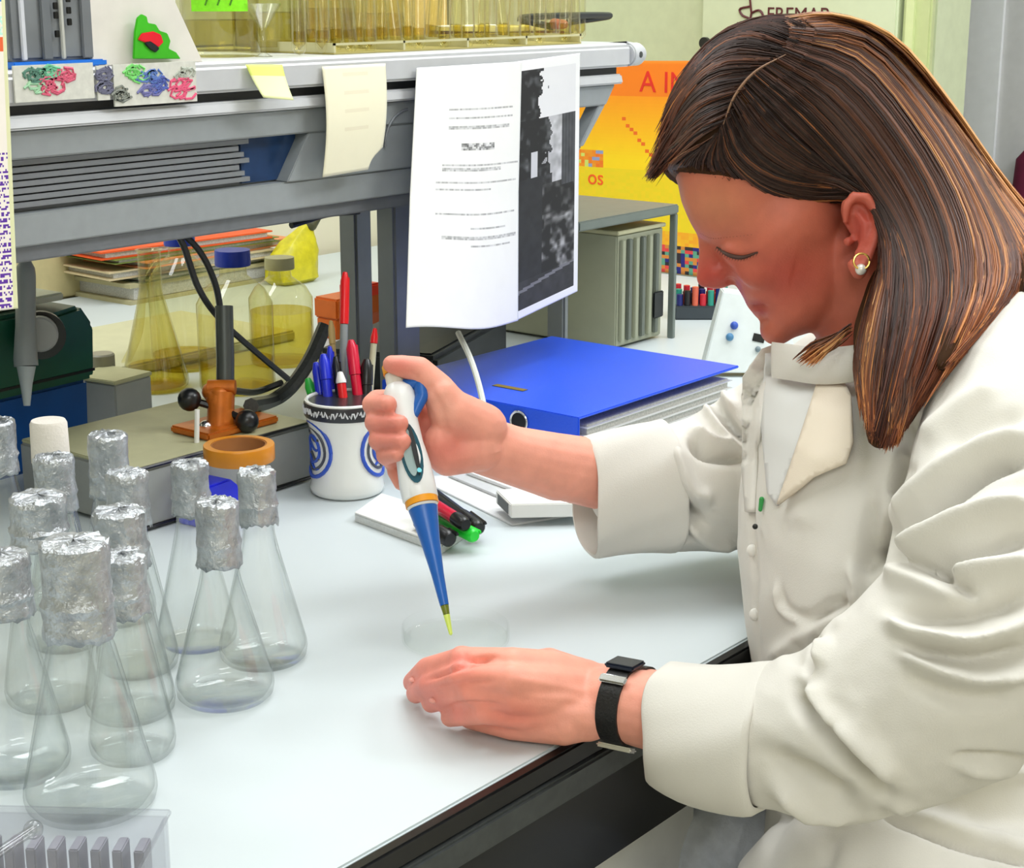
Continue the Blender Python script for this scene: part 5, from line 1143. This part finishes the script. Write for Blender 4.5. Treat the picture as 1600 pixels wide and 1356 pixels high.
wbox('watch_case', sgn_near * math.radians(8), .0115, .0100, .0025, .0062, mat('case_dark', '1b2233', .25, .3)); wbox('buckle', sgn_near * math.radians(46), .0105, .0035, .0028, .0052, mat('chrome', ''))
wbox('clasp', sgn_near * math.radians(168), .014, .005, .0028, .0062, mat('chrome', ''))

# ---- hair
hb = MB()
# scalp volume: ellipsoid whose part below the hair line is drawn in under the skin
HL = [(-230, 151), (-30, 151), (10, 148), (72, 134), (99, 80), (150, 8), (200, -62), (260, -100)]
def hl(o_): return np.interp(o_, [p[0] for p in HL], [p[1] for p in HL])
vs, fs = MB().ball((0, 0, 0), 1, 96, 64).v, MB().ball((0, 0, 0), 1, 96, 64).f
nv = []
for v in vs:
    o_, a_, d_ = v[0] * .0975, v[1] * .0895, v[2] * .0825
    pxs = 1970; lim = hl(o_ * pxs) / pxs; t = (a_ - lim) / .006; k = 1 - .22 / (1 + math.exp(-max(-30, min(30, t * 3))))
    nv.append(CC + ho * (o_ * k) + ha * (a_ * k) + hd * (d_ * k))
hb.add(nv, fs)
hb.limb([P(1060, 235, 1.345), P(1034, 266, 1.34)], [.010, .003])
# falling lengths, near side and back
def fall(pts, rad, **k): hb.tube(spline([P(*p) for p in pts], 16), list(np.interp(np.linspace(0, 1, 16), np.linspace(0, 1, len(rad)), rad)), 16, **k).ball(P(*pts[0]), rad[0]).ball(P(*pts[-1]), rad[-1])
fall([(1330, 160, 1.30), (1412, 300, 1.275), (1426, 430, 1.245), (1395, 560, 1.205), (1375, 680, 1.172)], [.030, .026, .026, .026, .010])
fall([(1380, 180, 1.32), (1450, 310, 1.275), (1470, 430, 1.235), (1440, 540, 1.195), (1405, 660, 1.165)], [.034, .030, .028, .024, .008])
fall([(1380, 180, 1.33), (1500, 330, 1.28), (1550, 430, 1.22), (1520, 490, 1.185), (1475, 570, 1.150)], [.036, .028, .022, .018, .006])
fall([(1390, 190, 1.35), (1530, 340, 1.30), (1610, 440, 1.22), (1650, 480, 1.19)], [.036, .026, .018, .012])
fall([(1400, 200, 1.38), (1520, 350, 1.36), (1600, 450, 1.33), (1640, 560, 1.32)], [.042, .040, .034, .02])
fall([(1395, 440, 1.30), (1370, 520, 1.27), (1350, 620, 1.20)], [.018, .018, .006])
fall([(1340, 500, 1.40), (1300, 528, 1.405), (1262, 552, 1.40)], [.014, .012, .003])
hm_ = voxel(hb, .0032, 6); hm_.polygons.foreach_set('use_smooth', [True] * len(hm_.polygons))
bvh = BVHTree.FromPolygons([tuple(v) for v in cos(hm_)], [tuple(p.vertices) for p in hm_.polygons])
hm2 = mat('hair_strands', '', .42, var=.05, scale=60, vcol='tint', spec=.35)
strands = []; scol = []
CR = [(0, '2c1e1a'), (.25, '402a22'), (.45, '5a382a'), (.62, '7a4a30'), (.78, 'a0663c'), (.92, 'c98d54'), (1.0, 'dba468')]
CRX = np.array([a for a, _ in CR]); CRC = np.array([L3(b) for _, b in CR])
def ramp(v): v = np.clip(v, 0, 1); return np.array([np.interp(v, CRX, CRC[:, k]) for k in range(3)]).T
NZ = rng.random(400)
def nz1(x): i = int(math.floor(x)); f = x - i; f = f * f * (3 - 2 * f); return NZ[i % 400] * (1 - f) + NZ[(i + 1) % 400] * f
sm = MB(); ncol = []
FAMN = [0]
def fam(guides, n, g0, g1, rad=(.0005, .0011), lift=(-.0006, .0022), seg=20, dfix=None, jit=3.0, mul=3, freq=11):
    """locks laid along the guide curves; g0..g1 = how light the lock family is"""
    G = [np.array(spline([np.array(p, float) for p in g], seg)) for g in guides]; FAMN[0] += 37
    for _ in range(int(n * mul)):
        U = rng.random() * (len(G) - 1); i = min(int(U), len(G) - 2); u = U - i; pts = G[i] * (1 - u) + G[i + 1] * u
        t = np.linspace(0, 1, seg)[:, None]; off = rng.normal(0, jit, 2); w1 = nz1(U * 7 + FAMN[0]) * 12; amp = 2.5
        pts = pts + off * (.2 + .8 * t) + np.array([1, .4]) * (amp * np.sin(w1 + t * 5))
        st = int(rng.uniform(0, 3)) if rng.random() < .6 else int(rng.uniform(0, seg * .5)); en = seg if rng.random() < .7 else int(rng.uniform(seg * .55, seg)); en = max(en, st + 5); pts = pts[st:en]; tt = t[st:en, 0]
        ds = []
        for x, y in pts:
            if dfix is not None: ds.append(dfix); continue
            q = hit(bvh, x, y, 0); ds.append((q - CAM).dot(FW) if q is not None else np.nan)
        ds = np.array(ds, float)
        if np.isnan(ds).all(): continue
        ix = np.arange(len(ds)); ok = ~np.isnan(ds); ds = np.interp(ix, ix[ok], ds[ok])
        for _k in range(3): ds[1:-1] = (ds[:-2] + 2 * ds[1:-1] + ds[2:]) / 4
        lock = nz1(U * freq + FAMN[0]); lf = rng.uniform(*lift) + .0030 * lock; p3 = [P(x, y, d - lf) for (x, y), d in zip(pts, ds)]
        r0 = rng.uniform(*rad); m = len(p3); rr_ = [r0 * min(1, .3 + 3 * k / m, .12 + 3.2 * (m - 1 - k) / m) for k in range(m)]
        n0 = len(sm.v); sm.tube(p3, rr_, 3, cap=False)
        v = g0 + (g1 - g0) * (U / (len(G) - 1)) + .55 * (nz1(U * freq * 1.7 + 91 + FAMN[0]) - .5) + rng.normal(0, .10) + .22 * (tt - .4) + (.35 if rng.random() < .05 else 0)
        c = ramp(v); red = np.clip((tt - .55) * 1.2, 0, .5)[:, None]; c = c * (1 - red) + c * np.array([1.35, .85, .75]) * red
        ncol.extend(np.repeat(c, 3, axis=0).tolist())
S3 = [(1150, 145), (1200, 210), (1275, 262), (1352, 290), (1400, 400), (1382, 560), (1356, 665)]
S4 = [(1180, 112), (1260, 180), (1340, 270), (1405, 370), (1425, 470), (1405, 580), (1378, 698)]
S5 = [(1215, 88), (1310, 145), (1395, 250), (1450, 360), (1465, 460), (1440, 560), (1395, 690)]
S6 = [(1235, 60), (1345, 95), (1435, 200), (1500, 320), (1520, 430), (1490, 530), (1430, 640)]
S7 = [(1236, 44), (1360, 62), (1460, 170), (1540, 300), (1585, 400), (1570, 470), (1500, 550)]
S8 = [(1228, 33), (1305, 27), (1385, 60), (1475, 160), (1555, 280), (1620, 370), (1650, 440), (1640, 500)]
S2 = [(1135, 185), (1160, 243), (1215, 280), (1290, 292), (1350, 296), (1392, 350), (1388, 450)]
S9 = [(1218, 28), (1300, 22), (1396, 58), (1482, 158), (1566, 278), (1640, 365), (1680, 420)]
S2b = [(1125, 205), (1135, 250), (1180, 295), (1240, 322), (1295, 318), (1335, 308), (1350, 305)]
S1 = [(1118, 212), (1098, 255), (1110, 290), (1165, 318), (1225, 338), (1280, 340), (1322, 322)]
S0 = [(1115, 215), (1060, 250), (1050, 268), (1090, 288), (1150, 306), (1200, 326), (1250, 345)]
fam([S3, S4, S5, S6, S7, S8], 800, .14, .56, freq=13)
fam([S7, S8, S9], 200, .60, .80, freq=6)  # golden streaks, with the right-edge highlight put into their colour
fam([S6, S7], 60, .6, .6)
fam([S2, S3], 190, .12, .16); fam([S1, S2b, S2], 330, .12, .10, freq=14); fam([S0, S1], 150, .16, .12, jit=3); fam([S0, S0[:-1] + [(1215, 338), (1262, 352)]], 26, .5, .5, jit=5, mul=1, lift=(.001, .004)); fam([[(1120, 235), (1085, 262), (1075, 285), (1098, 312)], [(1150, 270), (1120, 290), (1140, 318), (1180, 340)]], 26, .3, .35, seg=10, jit=4, mul=2, lift=(-.001, .001))
fam([[(1172, 318), (1220, 345), (1270, 356), (1318, 335)], [(1200, 335), (1240, 362), (1288, 368), (1320, 345)]], 60, .35, .35, seg=12)
F1 = [(1132, 195), (1090, 218), (1050, 248), (1012, 282)]; F2 = [(1160, 140), (1095, 165), (1050, 215), (1018, 270)]; F3 = [(1200, 96), (1118, 104), (1060, 158), (1028, 230)]; F4 = [(1240, 72), (1165, 50), (1100, 82), (1046, 165)]; F5 = [(1262, 36), (1218, 24), (1150, 44), (1078, 108)]
fam([F1, F2, F3, F4, F5], 400, .18, .16, seg=12, jit=4, freq=14)
fam([[(1330, 505), (1300, 525), (1270, 540), (1243, 562)], [(1330, 520), (1305, 540), (1290, 552), (1272, 570)]], 40, .68, .7, dfix=1.272, seg=10)
fam([[(1372, 410), (1350, 480), (1338, 560), (1348, 640)], [(1395, 420), (1385, 500), (1372, 600), (1365, 690)]], 140, .55, .55)
fam([[(1395, 620), (1390, 660), (1382, 702)], [(1440, 560), (1425, 620), (1405, 690)]], 60, .5, .5, seg=8)
me = bpy.data.meshes.new('hair'); me.from_pydata(sm.v, [], sm.f); me.polygons.foreach_set('use_smooth', [True] * len(me.polygons))
at = me.color_attributes.new('tint', 'FLOAT_COLOR', 'POINT'); at.data.foreach_set('color', np.concatenate([np.array(ncol), np.ones((len(ncol), 1))], 1).astype(np.float32).ravel()); me.materials.append(hm2)
ho_ = bpy.data.objects.new('hair', me); COL.objects.link(ho_); par(ho_, per)
hm_.materials.append(mat('hair_base', '46301f', .9, var=.3, scale=30, spec=.1)); hb_ = bpy.data.objects.new('hair_mass', hm_); COL.objects.link(hb_); par(hb_, ho_)
g = mat('hair_gold', 'd99a55', .3, spec=.6)
for line in ([(1195, 323), (1230, 333), (1270, 328), (1318, 308)], [(1130, 195), (1148, 150), (1180, 112), (1228, 85)]):
    pts = [q for q in (hit(bvh, x, y, .0035) for x, y in spline(line, 16)) if q is not None]
    MB().tube(pts, [.0003 + .0009 * math.sin(math.pi * i / (len(pts) - 1)) for i in range(len(pts))], 6).obj('hair_lock', g if line[0][0] > 1150 else mat('hair_parting', '8d6a50', .5), ho_)

# ================================================================ HAND PIPETTE
pa_, pz = PT(0), PT(1); axp = (pz - pa_).normalized(); LP = (pz - pa_).length
pt = empty('micropipette', pz, 'white and blue hand pipette with orange button held over the dish', 'pipette')
sd2 = axp.cross(FW).normalized(); fr2 = sd2.cross(axp).normalized()
if fr2.dot(FW) > 0: fr2 = -fr2
if sd2.dot(RT) < 0: sd2 = -sd2
PM = Matrix(((sd2.x, fr2.x, axp.x, pa_.x), (sd2.y, fr2.y, axp.y, pa_.y), (sd2.z, fr2.z, axp.z, pa_.z), (0, 0, 0, 1)))
def K(t): return t * LP
def pp_(name, mb, m, bev=0, **k): o = mb.obj(name, m, None, bevel=bev, **k); par(o, pt); return o
def pl(prof, sx=1, sy=1, dx=0): return MB().lathe([(r, K(t)) for r, t in prof], 32, PM @ Matrix.Translation((dx, 0, 0)), sx=sx, sy=sy)
orp = mat('button_orange', 'f0a020', .35); pbl = mat('pipette_blue', '1d62b8', .3, var=.08); pwh = mat('pipette_white', 'eef0ef', .28, var=.02); teal = mat('window_teal', '1e5566', .2)
pp_('button', pl([(0, -.010), (.0072, -.008), (.0085, .0), (.0085, .030), (0, .031)]), orp)
pp_('plunger', pl([(0, .032), (.0075, .032), (.0078, .075), (0, .076)]), mat('plunger_white', 'e6e4da', .35))
secs = []
for t, rx, ry, dx in ((.075, .0085, .009, .0), (.095, .0125, .012, .001), (.14, .0130, .0125, .0015), (.22, .0118, .0120, 0), (.30, .0120, .0125, .0), (.38, .0140, .0135, .0), (.45, .0150, .014, -.0005), (.505, .0148, .014, -.0005), (.515, .0125, .0125, 0)):
    secs.append([PM @ Vector((dx + rx * math.cos(a), ry * math.sin(a), K(t))) for a in np.linspace(0, 2 * math.pi, 32, endpoint=False)])
pp_('handle_body', MB().rings(secs), pwh)
pp_('finger_hook', MB().limb([PM @ Vector((.008, 0, K(.085))), PM @ Vector((.0205, .001, K(.082))), PM @ Vector((.0195, .002, K(.14))), PM @ Vector((.010, .003, K(.20)))], [.0058, .0062, .0058, .004], 14), pbl)
sec = []
win = [PM @ Vector((x, y, K(t))) for x, y, t in ()]
def front(x): return .0142 * math.sqrt(max(0, 1 - (x / .0155) ** 2))
def oval(name, cx, t0, t1, wd, off, m, lean=0):
    n = 24; mb = MB(); a = []; b_ = []
    for k in range(n):
        q = 2 * math.pi * k / n; tt = (t0 + t1) / 2 + (t1 - t0) / 2 * math.cos(q); x = cx + wd * math.sin(q) + lean * (tt - t0)
        ry = float(np.interp(tt, (.22, .30, .38, .45), (.0120, .0125, .0135, .014))); rx = float(np.interp(tt, (.22, .30, .38, .45), (.0118, .012, .014, .015)))
        y = ry * math.sqrt(max(.02, 1 - (x / rx) ** 2)); a.append(PM @ Vector((x, y - .001, K(tt)))); b_.append(PM @ Vector((x, y + off, K(tt))))
    mb.add(a + b_, [tuple(range(n)), tuple(range(n, 2 * n))[::-1]] + [(i, (i + 1) % n, n + (i + 1) % n, n + i) for i in range(n)]); return pp_(name, mb, m)
oval('window_frame', .001, .235, .465, .0088, .0012, teal, 0); oval('window_glass', .000, .255, .44, .0052, .0020, mat('window_grey', '9fb4b4', .15)); oval('window_slot', .0045, .25, .44, .0020, .0026, blk)
oval('display_dot', .0048, .415, .432, .0018, .0032, mat('dot_cyan', '7fe0f0', .2))
pp_('colour_band', pl([(.0, .506), (.0138, .506), (.0138, .530), (0, .531)]), orp); pp_('white_ring', pl([(0, .5315), (.0128, .5315), (.0118, .540), (0, .541)]), pwh)
pp_('shaft', pl([(0, .5415), (.0122, .5415), (.0112, .565), (.0080, .66), (.0052, .78), (.0040, .87), (.0036, .893), (0, .894)]), pbl)
pp_('tip_collar', pl([(0, .8945), (.0034, .8945), (.0026, .925), (0, .926)]), mat('tip_olive', '6f7a18', .35)); pp_('pipette_tip', pl([(0, .9265), (.0027, .9265), (.0014, .995), (0, 1.0)]), mat('tip_yellow', 'd8ec6a', .3))
